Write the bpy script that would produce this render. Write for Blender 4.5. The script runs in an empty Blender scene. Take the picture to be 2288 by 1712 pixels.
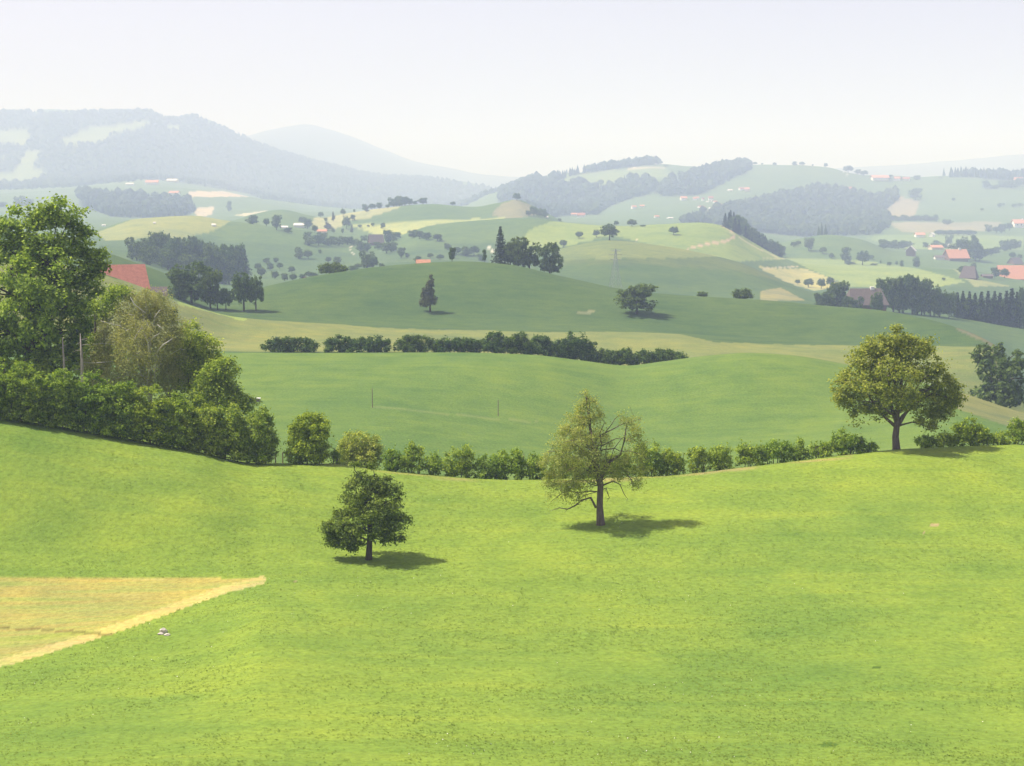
import bpy, math
import numpy as np
from math import radians, tan, sin, cos, pi

# ------------------------------------------------------------------ camera, sky, sun, exposure
scene = bpy.context.scene
COL = scene.collection
F_PX, CX, CY = 3400.0, 1144.0, 856.0          # photograph 2288 x 1712
PITCH = radians(7.13)
SUN_EL, SUN_AHEAD = radians(58), radians(14)   # the sun stands to the left and a little ahead
cam_d = bpy.data.cameras.new('camera')
cam_d.sensor_fit = 'HORIZONTAL'; cam_d.sensor_width = 36.0
cam_d.lens = 36.0 * F_PX / 2288.0
cam_d.clip_start = 0.5; cam_d.clip_end = 60000
cam = bpy.data.objects.new('camera', cam_d); COL.objects.link(cam)
cam.location = (0, 0, 0); cam.rotation_euler = (pi/2 - PITCH, 0, 0)
scene.camera = cam

world = bpy.data.worlds.new('World'); scene.world = world; world.use_nodes = True
wn, wl = world.node_tree.nodes, world.node_tree.links
bg = wn['Background']
sky = wn.new('ShaderNodeTexSky'); sky.sky_type = 'NISHITA'; sky.sun_disc = False
sky.sun_elevation = SUN_EL; sky.altitude = 500
sky.air_density = 1.0; sky.dust_density = 3.0; sky.ozone_density = 1.0
hs = wn.new('ShaderNodeHueSaturation'); hs.inputs['Saturation'].default_value = 0.45
wl.new(sky.outputs[0], hs.inputs['Color']); tint = wn.new('ShaderNodeMix'); tint.data_type = 'RGBA'; tint.blend_type = 'MULTIPLY'; tint.inputs['Factor'].default_value = 1.0
tint.inputs[7].default_value = (1.03, 0.915, 1.085, 1)          # milky summer sky
wl.new(hs.outputs[0], tint.inputs[6]); wl.new(tint.outputs[2], bg.inputs['Color'])
bg.inputs['Strength'].default_value = 0.111

to_sun = np.array([-cos(SUN_AHEAD)*cos(SUN_EL), sin(SUN_AHEAD)*cos(SUN_EL), sin(SUN_EL)])
sky.sun_rotation = math.atan2(to_sun[0], to_sun[1])
sun_d = bpy.data.lights.new('sun', 'SUN'); sun_d.energy = 5.0; sun_d.angle = radians(0.7)
sun_d.color = (1.0, 0.955, 0.87)
sun = bpy.data.objects.new('sun', sun_d); COL.objects.link(sun)
from mathutils import Vector
sun.rotation_euler = Vector(to_sun.tolist()).to_track_quat('Z', 'Y').to_euler()
sun.location = (-200, 150, 400)

vs = scene.view_settings
vs.view_transform = 'Standard'; vs.look = 'None'; vs.exposure = 0.5; vs.gamma = 1.0; vs.use_curve_mapping = False
scene.render.engine = 'CYCLES'
cy = scene.cycles
cy.use_denoising = True
cy.max_bounces = 10; cy.diffuse_bounces = 5; cy.glossy_bounces = 2; cy.transmission_bounces = 5
cy.volume_bounces = 2; cy.transparent_max_bounces = 8

HAZE_DENSITY = 0.00031
rng = np.random.default_rng(11)

# ------------------------------------------------------------------ pixel <-> world
SP, CP = sin(PITCH), cos(PITCH)
def px(u, v, Y):
    """pixel and depth -> world point"""
    xc = (np.asarray(u, float) - CX)/F_PX; yc = (CY - np.asarray(v, float))/F_PX
    k = CP + yc*SP
    return Y*xc/k, Y*np.ones_like(xc), Y*(-SP + yc*CP)/k
def slope(v):
    yc = (CY - np.asarray(v, float))/F_PX
    return (-SP + yc*CP)/(CP + yc*SP)
def uv_of(x, y, z):
    d = y*CP - z*SP
    return CX + F_PX*x/d, CY - F_PX*(y*SP + z*CP)/d

def pchip(xk, yk, x):
    xk = np.asarray(xk, float); yk = np.asarray(yk, float); x = np.asarray(x, float)
    h = np.diff(xk); dl = np.diff(yk)/h
    m = np.zeros_like(yk)
    if len(xk) > 2:
        w1 = 2*h[1:] + h[:-1]; w2 = h[1:] + 2*h[:-1]
        a, b = dl[:-1], dl[1:]
        ok = a*b > 0
        m[1:-1][ok] = ((w1 + w2)[ok])/(w1[ok]/a[ok] + w2[ok]/b[ok])
    m[0], m[-1] = dl[0], dl[-1]
    i = np.clip(np.searchsorted(xk, x) - 1, 0, len(h) - 1)
    t = (np.clip(x, xk[0], xk[-1]) - xk[i])/h[i]
    return ((2*t**3 - 3*t**2 + 1)*yk[i] + (t**3 - 2*t**2 + t)*h[i]*m[i]
            + (-2*t**3 + 3*t**2)*yk[i+1] + (t**3 - t**2)*h[i]*m[i+1])

def hash2(ix, iy, seed):
    n = (ix.astype(np.int64)*374761393 + iy.astype(np.int64)*668265263 + seed*1274126177) & 0x7fffffff
    n = ((n ^ (n >> 13))*1274126177) & 0x7fffffff
    return ((n ^ (n >> 16)) & 0xffff)/65535.0
def vnoise(x, y, seed=0):
    ix = np.floor(x); iy = np.floor(y); fx = x - ix; fy = y - iy
    fx = fx*fx*(3 - 2*fx); fy = fy*fy*(3 - 2*fy)
    a = hash2(ix, iy, seed); b = hash2(ix+1, iy, seed); c = hash2(ix, iy+1, seed); d = hash2(ix+1, iy+1, seed)
    return (a*(1-fx) + b*fx)*(1-fy) + (c*(1-fx) + d*fx)*fy - 0.5
def fbm(x, y, seed=0, octv=4):
    s = 0; a = 1
    for o in range(octv):
        s = s + a*vnoise(x*2**o + 17*o, y*2**o - 31*o, seed + o); a *= 0.5
    return s

# ------------------------------------------------------------------ the terrain: ridges and hollows of the real hills
# every line runs across the landscape: (pixel column, pixel row, distance in metres)
def L(pts, Y=None):
    return [(p[0], p[1], (p[2] if len(p) > 2 else Y)) for p in pts]
LINES = [
 L([(-700,2507),(3000,2507)], 3), L([(-700,2150),(3000,2150)], 25), L([(-700,1725),(1144,1720),(3000,1722)], 66),
 L([(-700,1560,91),(0,1490,95),(200,1440,98.5),(350,1397,102.5),(480,1343,107.3),(590,1307,110.5),(720,1302,111),(900,1308,110.5),(1400,1322,109.5),(2288,1335,107),(3000,1338,107)]),
 L([(-700,1290,114),(0,1293,114),(350,1293,114),(590,1288,114),(823,1247,119),(1342,1172,127),(1700,1150,128),(2288,1130,130),(3000,1125,130)]),
 L([(-700,850,139),(-300,880,139),(0,933,139),(250,973,140),(420,1003,140),(580,1035,141),(740,1036,143),(850,1050,143),(1150,1070,142),(1450,1065,143),(1700,1040,145),(1900,1015,148),(2003,1004,149),(2288,992,152),(2600,985,154),(3000,985,154)]),
 L([(-700,860),(-300,880),(0,930),(300,970),(500,1015),(740,1050),(1150,1076),(1600,1060),(2003,1040),(2288,1020),(3000,1010)], 184),
 L([(-700,850),(0,860),(300,885),(550,905),(830,911),(1113,945),(1400,985),(1700,968),(1950,950),(2100,940),(2288,965),(3000,990)], 235),
 L([(-700,720),(0,760),(300,775),(530,787),(870,788),(1000,787),(1180,792),(1300,806),(1400,817),(1480,808),(1580,795),(1680,788),(1760,792),(1883,812),(2000,838),(2152,878),(2288,922),(2600,985),(3000,1000)], 300),
 L([(-700,720),(0,745),(300,760),(530,773),(870,776),(1000,787),(1180,800),(1400,832),(1580,812),(1760,815),(1900,845),(2100,900),(2288,955),(2600,1010),(3000,1020)], 345),
 L([(-700,560,380),(0,560,380),(200,603,380),(320,642,382),(400,674,385),(530,708,405),(700,722,415),(900,735,420),(1200,742,420),(1500,748,420),(1700,765,420),(2000,775,415),(2210,778,405),(2288,870,400),(2600,980,400),(3000,1000,400)]),
 L([(-700,640,430),(0,640,430),(200,640,430),(300,665,432),(400,692,434),(470,703,436),(530,712,440),(700,719,445),(1000,728,450),(1400,735,450),(1700,755,450),(2000,770,445),(2210,785,425),(2288,880,420),(2600,985,420),(3000,1000,420)]),
 L([(-700,500,520),(0,520,520),(200,553,520),(300,585,520),(380,615,518),(440,655,515),(480,669,515),(530,656,520),(600,640,525),(750,610,540),(900,592,555),(1030,585,560),(1130,592,560),(1250,617,555),(1380,645,545),(1500,660,535),(1700,672,525),(1850,685,515),(1950,692,505),(2050,707,490),(2130,728,475),(2200,757,455),(2235,780,448),(2288,865,445),(2600,970,445),(3000,990,445)]),
 L([(-700,600),(0,600),(300,622),(430,678),(530,680),(700,660),(1000,648),(1200,655),(1400,672),(1550,690),(1700,705),(1900,728),(2050,755),(2200,800),(2288,830),(2600,880),(3000,900)], 640),
 L([(-700,580),(0,588),(300,605),(500,652),(700,642),(1000,632),(1200,640),(1400,648),(1600,664),(1760,670),(1850,684),(2000,694),(2150,712),(2288,733),(2600,760),(3000,780)], 800),
 L([(-700,540),(0,556),(200,553),(300,560),(430,602),(550,627),(700,612),(850,592),(1000,582),(1130,590),(1180,583),(1230,562),(1300,545),(1363,537),(1450,545),(1550,562),(1650,586),(1700,606),(1760,633),(1830,655),(1950,660),(2100,668),(2288,688),(2600,700),(3000,720)], 1050),
 L([(-700,530),(0,542),(300,545),(500,600),(700,598),(900,585),(1180,600),(1363,562),(1550,582),(1700,620),(1800,648),(1900,653),(2100,655),(2288,668),(2600,680),(3000,690)], 1200),
 L([(-700,520),(0,515),(200,515),(300,490),(430,482),(500,492),(600,505),(680,515),(800,540),(880,530),(960,505),(1050,494),(1180,487),(1260,497),(1380,505),(1500,500),(1560,497),(1620,505),(1680,540),(1745,575),(1800,590),(1900,597),(2050,600),(2150,603),(2288,625),(2600,640),(3000,640)], 1500),
 L([(-700,530),(0,525),(200,520),(300,505),(430,500),(500,503),(600,508),(680,515),(800,530),(880,522),(960,510),(1050,506),(1180,500),(1260,510),(1380,518),(1500,515),(1620,520),(1745,580),(1800,588),(1900,593),(2050,597),(2288,615),(3000,630)], 1680),
 L([(-700,500),(0,495),(200,505),(400,505),(520,492),(560,480),(630,468),(690,480),(720,485),(780,475),(850,465),(960,456),(1060,463),(1110,455),(1155,447),(1190,461),(1230,482),(1280,505),(1400,515),(1600,515),(1720,548),(1780,534),(1850,524),(1920,534),(2000,562),(2150,572),(2288,578),(3000,590)], 1950),
 L([(-700,490),(0,482),(250,492),(400,503),(600,490),(750,492),(950,475),(1155,480),(1280,499),(1450,505),(1600,520),(1800,545),(2000,552),(2288,556),(3000,560)], 2300),
 L([(-700,470),(0,470),(200,475),(300,482),(450,482),(600,475),(800,480),(1000,475),(1155,470),(1250,489),(1350,488),(1500,485),(1600,495),(1800,520),(2000,510),(2288,520),(3000,530)], 2800),
 L([(-700,440),(0,440),(200,432),(300,425),(450,432),(600,452),(700,470),(900,472),(1100,470),(1200,466),(1300,468),(1450,440),(1600,440),(1800,452),(2000,460),(2288,462),(3000,470)], 3500),
 L([(-700,425),(0,425),(200,415),(320,407),(450,418),(600,445),(800,472),(1000,468),(1100,432),(1150,418),(1200,398),(1300,384),(1400,372),(1470,366),(1540,373),(1600,377),(1660,370),(1750,369),(1850,374),(1900,386),(1950,393),(2050,396),(2100,393),(2200,396),(2288,401),(3000,400)], 4300),
 L([(-700,405),(0,405),(200,400),(320,395),(450,410),(600,440),(800,462),(1000,460),(1100,455),(1300,410),(1500,400),(1700,400),(1900,415),(2288,425),(3000,420)], 5000),
 L([(-700,255),(0,250),(60,249),(110,243),(200,247),(270,249),(330,248),(350,257),(385,267),(440,263),(500,283),(560,315),(620,338),(750,374),(850,394),(950,399),(1030,404),(1080,416),(1120,431),(1200,460),(1500,440),(2288,435),(3000,430)], 6500),
 L([(-700,300),(0,290),(450,300),(560,330),(750,380),(950,405),(1100,430),(1500,435),(2288,430),(3000,430)], 7600),
 L([(-700,310),(0,305),(450,300),(540,305),(600,291),(650,281),(680,277),(740,290),(800,310),(860,336),(930,362),(1000,374),(1060,386),(1130,394),(1300,400),(1700,385),(2100,362),(2288,345),(2600,330),(3000,330)], 10500),
 L([(-700,430),(3000,430)], 14500),
]
# columns of constant x/y, rows of growing distance
A = np.concatenate([np.linspace(-0.62, -0.372, 26), np.linspace(-0.37, 0.37, 640), np.linspace(0.372, 0.62, 26)])
def seg(a, b, n): return np.exp(np.linspace(np.log(a), np.log(b), n, endpoint=False))
R = np.concatenate([seg(3,55,18), seg(55,165,205), seg(165,330,95), seg(330,600,85), seg(600,2000,120), seg(2000,7000,95), seg(7000,14500,30)])
LR = np.log(R)
kS, kY = [], []
for ln in LINES:
    p = np.array(ln, float)
    x, y, z = px(p[:,0], p[:,1], p[:,2])
    a = x/y
    kS.append(pchip(a, z/y, A)); kY.append(pchip(a, np.log(y), A))
kS = np.array(kS); kY = np.array(kY)
S = np.empty((len(R), len(A)))
for j in range(len(A)):
    yy = np.maximum.accumulate(kY[:,j] + np.arange(len(LINES))*1e-4)
    S[:,j] = pchip(yy, kS[:,j], LR)
GX = R[:,None]*A[None,:]; GY = np.repeat(R[:,None], len(A), 1)
amp = np.where(GY < 700, 0.0, 1.0)*0
GZ = S*GY
wav = np.clip(GY*0.12, 9, 400)
near_n = fbm(GX/14, GY/14, 3, 3)*0.16*np.clip(GY/60, 0, 1)*np.clip((420-GY)/200, 0, 1)
mid_n = fbm(GX/60, GY/60, 5, 3)*0.7*np.clip((GY-250)/200, 0, 1)*np.clip((1400-GY)/500, 0, 1)
far_n = fbm(GX/260, GY/260, 8, 4)*10*np.clip((GY-1500)/2500, 0, 1)
mtn_n = (fbm(GX/500, GY/900, 21, 4)*55)*np.exp(-((GY-5700)/520)**2)
GZ = GZ + near_n + mid_n + far_n + mtn_n
S = GZ/GY

def ground(x, y):
    a = np.clip(np.asarray(x, float)/y, A[0], A[-1]); ly = np.clip(np.log(y), LR[0], LR[-1])
    j = np.clip(np.searchsorted(A, a) - 1, 0, len(A)-2); i = np.clip(np.searchsorted(LR, ly) - 1, 0, len(R)-2)
    t = (a - A[j])/(A[j+1]-A[j]); s = (np.asarray(y, float) - R[i])/(R[i+1]-R[i])
    return ((GZ[i,j]*(1-t) + GZ[i,j+1]*t)*(1-s) + (GZ[i+1,j]*(1-t) + GZ[i+1,j+1]*t)*s)
def at(u, Y):
    """the ground below pixel column u at distance Y"""
    v = 700.0
    for _ in range(3):
        x = float(px(u, v, Y)[0]); z = float(ground(x, Y)); v = float(uv_of(x, Y, z)[1])
    return np.array([x, Y, z])
def hit(u, v, lo=55, hi=9000):
    """where the sight line of a pixel meets the ground"""
    best = None; Ys = np.exp(np.linspace(np.log(lo), np.log(hi), 420))
    x, y, z = px(np.full(420, float(u)), np.full(420, float(v)), Ys)
    d = z - ground(x, Ys)
    k = np.where(d < 0)[0]
    if len(k) and k[0] > 0:
        i = k[0]; t = d[i-1]/(d[i-1]-d[i]); Yh = Ys[i-1] + t*(Ys[i]-Ys[i-1])
    elif len(k): Yh = Ys[0]
    else: Yh = Ys[int(np.argmin(d/Ys))]
    return at(u, Yh)

# ------------------------------------------------------------------ node helpers and materials
def new_mat(name):
    m = bpy.data.materials.new(name); m.use_nodes = True
    nt = m.node_tree; nt.nodes.clear()
    out = nt.nodes.new('ShaderNodeOutputMaterial')
    return m, nt.nodes, nt.links, out
def noise_node(n, l, vec, scale, detail=3, rough=0.55):
    t = n.new('ShaderNodeTexNoise'); t.inputs['Scale'].default_value = scale
    t.inputs['Detail'].default_value = detail; t.inputs['Roughness'].default_value = rough
    if vec is not None: l.new(vec, t.inputs['Vector'])
    return t.outputs['Fac']
def ramp(n, l, fac, stops):
    r = n.new('ShaderNodeValToRGB'); e = r.color_ramp.elements
    while len(e) < len(stops): e.new(0.5)
    for k, (p, c) in enumerate(stops): e[k].position = p; e[k].color = (*c, 1) if len(c) == 3 else c
    l.new(fac, r.inputs['Fac']); return r.outputs['Color']
def mixc(n, l, mode, fac, a, b):
    m = n.new('ShaderNodeMix'); m.data_type = 'RGBA'; m.blend_type = mode
    for s, v in ((m.inputs['Factor'], fac), (m.inputs[6], a), (m.inputs[7], b)):
        if isinstance(v, (int, float)): s.default_value = v
        elif isinstance(v, tuple): s.default_value = (*v, 1)
        else: l.new(v, s)
    return m.outputs[2]
def g3(v): return (v, v, v)

def ground_material():
    m, n, l, out = new_mat('meadow_ground')
    geo = n.new('ShaderNodeNewGeometry')
    att = n.new('ShaderNodeAttribute'); att.attribute_name = 'field'
    hay = n.new('ShaderNodeAttribute'); hay.attribute_name = 'straw'
    P = geo.outputs['Position']
    fine = ramp(n, l, noise_node(n, l, P, 2.6, 5, 0.7), [(0.28, g3(0.70)), (0.5, g3(1.0)), (0.72, g3(1.24))])
    mid = ramp(n, l, noise_node(n, l, P, 0.16, 4, 0.6), [(0.3, (0.80,0.86,0.9)), (0.5, g3(1.0)), (0.7, (1.18,1.1,1.0))])
    big = ramp(n, l, noise_node(n, l, P, 0.03, 4, 0.6), [(0.28, (0.74,0.84,0.95)), (0.5, g3(1.0)), (0.72, (1.12,1.07,0.95))])
    mp = n.new('ShaderNodeMapping'); l.new(P, mp.inputs['Vector'])
    mp.inputs['Rotation'].default_value = (0, 0, radians(-8)); mp.inputs['Scale'].default_value = (0.035, 0.5, 0.1)
    streak = ramp(n, l, noise_node(n, l, mp.outputs[0], 1.0, 4, 0.6), [(0.3, (0.90,0.94,0.96)), (0.5, g3(1.0)), (0.7, (1.12,1.06,1.0))])
    c = mixc(n, l, 'MULTIPLY', 1.0, att.outputs['Color'], fine)
    c = mixc(n, l, 'MULTIPLY', 1.0, c, mid)
    c = mixc(n, l, 'MULTIPLY', 1.0, c, big)
    vast = ramp(n, l, noise_node(n, l, P, 0.0055, 5, 0.6), [(0.3, (0.86,0.92,0.98)), (0.5, g3(1.0)), (0.7, (1.13,1.07,0.98))])
    c = mixc(n, l, 'MULTIPLY', 1.0, c, vast)
    c = mixc(n, l, 'MULTIPLY', 1.0, c, streak)
    # cut straw lies in swathes
    mh = n.new('ShaderNodeMapping'); l.new(P, mh.inputs['Vector'])
    mh.inputs['Rotation'].default_value = (0, 0, radians(4)); mh.inputs['Scale'].default_value = (0.07, 0.62, 0.1)
    sw = ramp(n, l, noise_node(n, l, mh.outputs[0], 1.0, 5, 0.65), [(0.30, (0.78,0.92,0.62)), (0.45, (0.98,1.0,0.9)), (0.58, (1.08,0.92,0.86)), (0.72, (1.16,1.12,1.2))])
    c2 = mixc(n, l, 'MULTIPLY', 1.0, c, sw)
    c = mixc(n, l, 'MIX', hay.outputs['Fac'], c, c2)
    b = n.new('ShaderNodeBsdfPrincipled'); b.inputs['Roughness'].default_value = 0.95
    b.inputs['Specular IOR Level'].default_value = 0.08
    b.inputs['Sheen Weight'].default_value = 0.0
    bump = n.new('ShaderNodeBump'); bump.inputs['Strength'].default_value = 0.55; bump.inputs['Distance'].default_value = 0.22
    l.new(noise_node(n, l, P, 1.7, 5, 0.7), bump.inputs['Height']); l.new(bump.outputs[0], b.inputs['Normal'])
    l.new(c, b.inputs['Base Color']); l.new(b.outputs[0], out.inputs['Surface'])
    return m

def leaf_material(name, dark, light, trans=0.37, clump=0.9, gloss=0.06, accent=None):
    m, n, l, out = new_mat(name)
    geo = n.new('ShaderNodeNewGeometry'); tc = n.new('ShaderNodeTexCoord'); oi = n.new('ShaderNodeObjectInfo')
    stops = [(0.0, dark), (1.0, light)] if accent is None else [(0.0, dark), (0.80, light), (0.90, light), (1.0, accent)]
    c = ramp(n, l, geo.outputs['Random Per Island'], stops)
    k = ramp(n, l, noise_node(n, l, geo.outputs['Position'], clump, 2), [(0.3, (0.74,0.80,0.86)), (0.7, (1.22,1.15,1.0))])
    c = mixc(n, l, 'MULTIPLY', 1.0, c, k)
    tint = ramp(n, l, oi.outputs['Random'], [(0.0, (0.80,0.90,0.95)), (0.5, g3(1.0)), (1.0, (1.2,1.1,0.92))])
    c = mixc(n, l, 'MULTIPLY', 0.8, c, tint)
    d = n.new('ShaderNodeBsdfPrincipled'); d.inputs['Roughness'].default_value = 0.62; d.inputs['Specular IOR Level'].default_value = gloss
    t = n.new('ShaderNodeBsdfTranslucent'); mx = n.new('ShaderNodeMixShader'); mx.inputs['Fac'].default_value = trans
    ct = mixc(n, l, 'MULTIPLY', 1.0, c, (1.25, 1.3, 0.65))
    l.new(c, d.inputs['Base Color']); l.new(ct, t.inputs['Color'])
    l.new(d.outputs[0], mx.inputs[1]); l.new(t.outputs[0], mx.inputs[2]); l.new(mx.outputs[0], out.inputs['Surface'])
    return m

def solid_material(name, base, var=0.2, scale=2.0, rough=0.9, stretch=(1,1,1), dark=None):
    m, n, l, out = new_mat(name)
    tc = n.new('ShaderNodeTexCoord'); mp = n.new('ShaderNodeMapping'); mp.inputs['Scale'].default_value = stretch
    l.new(tc.outputs['Object'], mp.inputs['Vector'])
    f = noise_node(n, l, mp.outputs[0], scale, 5, 0.65)
    lo = tuple(x*(1-var) for x in base) if dark is None else dark
    hi = tuple(min(1, x*(1+var)) for x in base)
    c = ramp(n, l, f, [(0.3, lo), (0.7, hi)])
    b = n.new('ShaderNodeBsdfPrincipled'); b.inputs['Roughness'].default_value = rough; b.inputs['Specular IOR Level'].default_value = 0.2
    bump = n.new('ShaderNodeBump'); bump.inputs['Strength'].default_value = 0.4; bump.inputs['Distance'].default_value = 0.03
    l.new(f, bump.inputs['Height']); l.new(bump.outputs[0], b.inputs['Normal'])
    l.new(c, b.inputs['Base Color']); l.new(b.outputs[0], out.inputs['Surface'])
    return m

M = dict(
 ground=ground_material(),
 pear=leaf_material('pear_leaves', (0.072,0.114,0.024), (0.269,0.353,0.083)),
 pear_dry=leaf_material('thin_pear_leaves', (0.233,0.267,0.068), (0.610,0.578,0.172), trans=0.4),
 walnut=leaf_material('walnut_leaves', (0.143,0.190,0.033), (0.467,0.491,0.097)),
 maple=leaf_material('maple_leaves', (0.114,0.186,0.033), (0.505,0.610,0.103)),
 birch=leaf_material('birch_leaves', (0.240,0.250,0.105), (0.480,0.480,0.215), trans=0.42),
 hedge=leaf_material('hornbeam_leaves', (0.102,0.179,0.024), (0.427,0.536,0.075)),
 hedge_pale=leaf_material('pale_bush_leaves', (0.161,0.238,0.047), (0.518,0.571,0.152)),
 bushy=leaf_material('bush_leaves', (0.118,0.199,0.030), (0.431,0.527,0.085)),
 mid_hedge=leaf_material('clipped_hedge_leaves', (0.041,0.084,0.022), (0.145,0.225,0.056)),
 spruce=leaf_material('spruce_needles', (0.028,0.060,0.020), (0.083,0.143,0.043), trans=0.12),
 far=leaf_material('distant_leaves', (0.051,0.090,0.026), (0.165,0.237,0.064), clump=0.25),
 far_olive=leaf_material('distant_olive_leaves', (0.080,0.085,0.050), (0.170,0.170,0.095), clump=0.25),
 far_spruce=leaf_material('distant_needles', (0.014,0.030,0.014), (0.040,0.064,0.028), trans=0.1, clump=0.3),
 canopy=leaf_material('forest_canopy', (0.020,0.038,0.016), (0.050,0.078,0.030), trans=0.1, clump=0.03),
 bark=solid_material('grey_brown_bark', (0.14,0.105,0.085), 0.45, 6, stretch=(1,1,0.25)),
 bark_dark=solid_material('dark_bark', (0.075,0.058,0.046), 0.4, 6, stretch=(1,1,0.25)),
 bark_birch=solid_material('white_birch_bark', (0.62,0.58,0.53), 0.25, 5, dark=(0.46,0.43,0.39), stretch=(1,1,2.5)),
 bark_dead=solid_material('pale_dead_bark', (0.42,0.36,0.31), 0.3, 6, stretch=(1,1,0.3)),
 tuft=leaf_material('grass_tufts', (0.150,0.205,0.030), (0.250,0.310,0.060), trans=0.35, clump=0.2),
 flower=solid_material('white_petals', (0.80,0.78,0.68), 0.1),
 stone=solid_material('pale_stone', (0.56,0.50,0.43), 0.3, 3),
 wood=solid_material('weathered_wood', (0.22,0.17,0.13), 0.3, 8),
 steel=solid_material('galvanised_steel', (0.30,0.31,0.33), 0.2, 3, rough=0.6),
 roof_red=solid_material('red_roof_tiles', (0.34,0.135,0.095), 0.22, 1.2),
 roof_orange=solid_material('orange_roof_tiles', (0.50,0.24,0.15), 0.2, 1.2),
 roof_brown=solid_material('brown_roof_tiles', (0.125,0.098,0.09), 0.25, 1.2),
 roof_pale=solid_material('pale_fibre_cement_roof', (0.68,0.64,0.58), 0.15, 1.2),
 wall_white=solid_material('white_render', (0.80,0.78,0.73), 0.08, 1),
 wall_cream=solid_material('cream_render', (0.66,0.55,0.38), 0.1, 1),
 wall_wood=solid_material('brown_timber_wall', (0.19,0.12,0.085), 0.3, 3),
 glass=solid_material('dark_window_glass', (0.03,0.035,0.04), 0.2, 1, rough=0.15),
)

# ------------------------------------------------------------------ mesh helpers
class Buf:
    def __init__(s): s.v = []; s.f = []; s.n = 0; s.mi = []
    def add(s, v, f, mi=0):
        v = np.asarray(v, float); s.v.append(v)
        s.f += [tuple(int(i) + s.n for i in q) for q in f]; s.mi += [mi]*len(f); s.n += len(v)
    def mesh(s, name, mats, smooth=False):
        me = bpy.data.meshes.new(name)
        me.from_pydata(np.concatenate(s.v).tolist() if s.v else [], [], s.f)
        for m in mats: me.materials.append(m)
        if len(mats) > 1: me.polygons.foreach_set('material_index', s.mi)
        if smooth: me.polygons.foreach_set('use_smooth', [True]*len(me.polygons))
        me.update(); return me
def quad_mesh(name, V, F, mats, mi=None, smooth=False):
    """fast mesh from an (n,3) vertex array and an (m,4) face array"""
    me = bpy.data.meshes.new(name)
    V = np.ascontiguousarray(V, np.float32); F = np.ascontiguousarray(F, np.int32); k = F.shape[1]
    me.vertices.add(len(V)); me.vertices.foreach_set('co', V.ravel())
    me.loops.add(F.size); me.loops.foreach_set('vertex_index', F.ravel())
    me.polygons.add(len(F)); me.polygons.foreach_set('loop_start', np.arange(0, F.size, k, dtype=np.int32))
    for m in mats: me.materials.append(m)
    if mi is not None: me.polygons.foreach_set('material_index', np.ascontiguousarray(mi, np.int32))
    me.polygons.foreach_set('use_smooth', np.full(len(F), smooth, bool))
    me.update(calc_edges=True); me.validate(); return me
def obj(name, me, parent=None, loc=None):
    o = bpy.data.objects.new(name, me); COL.objects.link(o)
    if parent is not None: o.parent = parent
    if loc is not None: o.location = [float(c) for c in loc]
    return o
def tag(o, label, cat, group=None):
    o['label'] = label; o['category'] = cat
    if group: o['group'] = group
    return o
def empty(name, loc, rz=0.0):
    o = bpy.data.objects.new(name, None); COL.objects.link(o); o.empty_display_size = 0.5
    o.location = [float(c) for c in loc]; o.rotation_euler = (0, 0, rz); return o

def tube(buf, pts, rad, k=6, mi=0):
    pts = np.asarray(pts, float); rad = np.asarray(rad, float); n = len(pts)
    tg = np.gradient(pts, axis=0); tg /= np.linalg.norm(tg, axis=1)[:,None] + 1e-9
    ref = np.where(np.abs(tg[:,2:3]) > 0.9, np.array([[1.,0,0]]), np.array([[0,0,1.]]))
    b = np.cross(tg, ref); b /= np.linalg.norm(b, axis=1)[:,None] + 1e-9; c = np.cross(tg, b)
    an = np.linspace(0, 2*pi, k, endpoint=False)
    V = pts[:,None,:] + rad[:,None,None]*(np.cos(an)[None,:,None]*b[:,None,:] + np.sin(an)[None,:,None]*c[:,None,:])
    f = [(i*k+j, i*k+(j+1)%k, (i+1)*k+(j+1)%k, (i+1)*k+j) for i in range(n-1) for j in range(k)]
    f.append(tuple(range(k-1, -1, -1))); f.append(tuple((n-1)*k + j for j in range(k)))
    buf.add(V.reshape(-1, 3), f, mi)
def box(buf, lo, hi, mi=0):
    x0,y0,z0 = lo; x1,y1,z1 = hi
    buf.add([(x0,y0,z0),(x1,y0,z0),(x1,y1,z0),(x0,y1,z0),(x0,y0,z1),(x1,y0,z1),(x1,y1,z1),(x0,y1,z1)],
            [(0,3,2,1),(4,5,6,7),(0,1,5,4),(1,2,6,5),(2,3,7,6),(3,0,4,7)], mi)
def curve(p0, p1, bend=(0,0,0), n=6):
    t = np.linspace(0, 1, n)[:,None]; p0 = np.asarray(p0, float); p1 = np.asarray(p1, float)
    return p0*(1-t) + p1*t + np.asarray(bend, float)*(4*t*(1-t))
def wob(pts, a, r):
    p = np.array(pts, float); p[1:-1] += r.normal(0, a, p[1:-1].shape); return p

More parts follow.
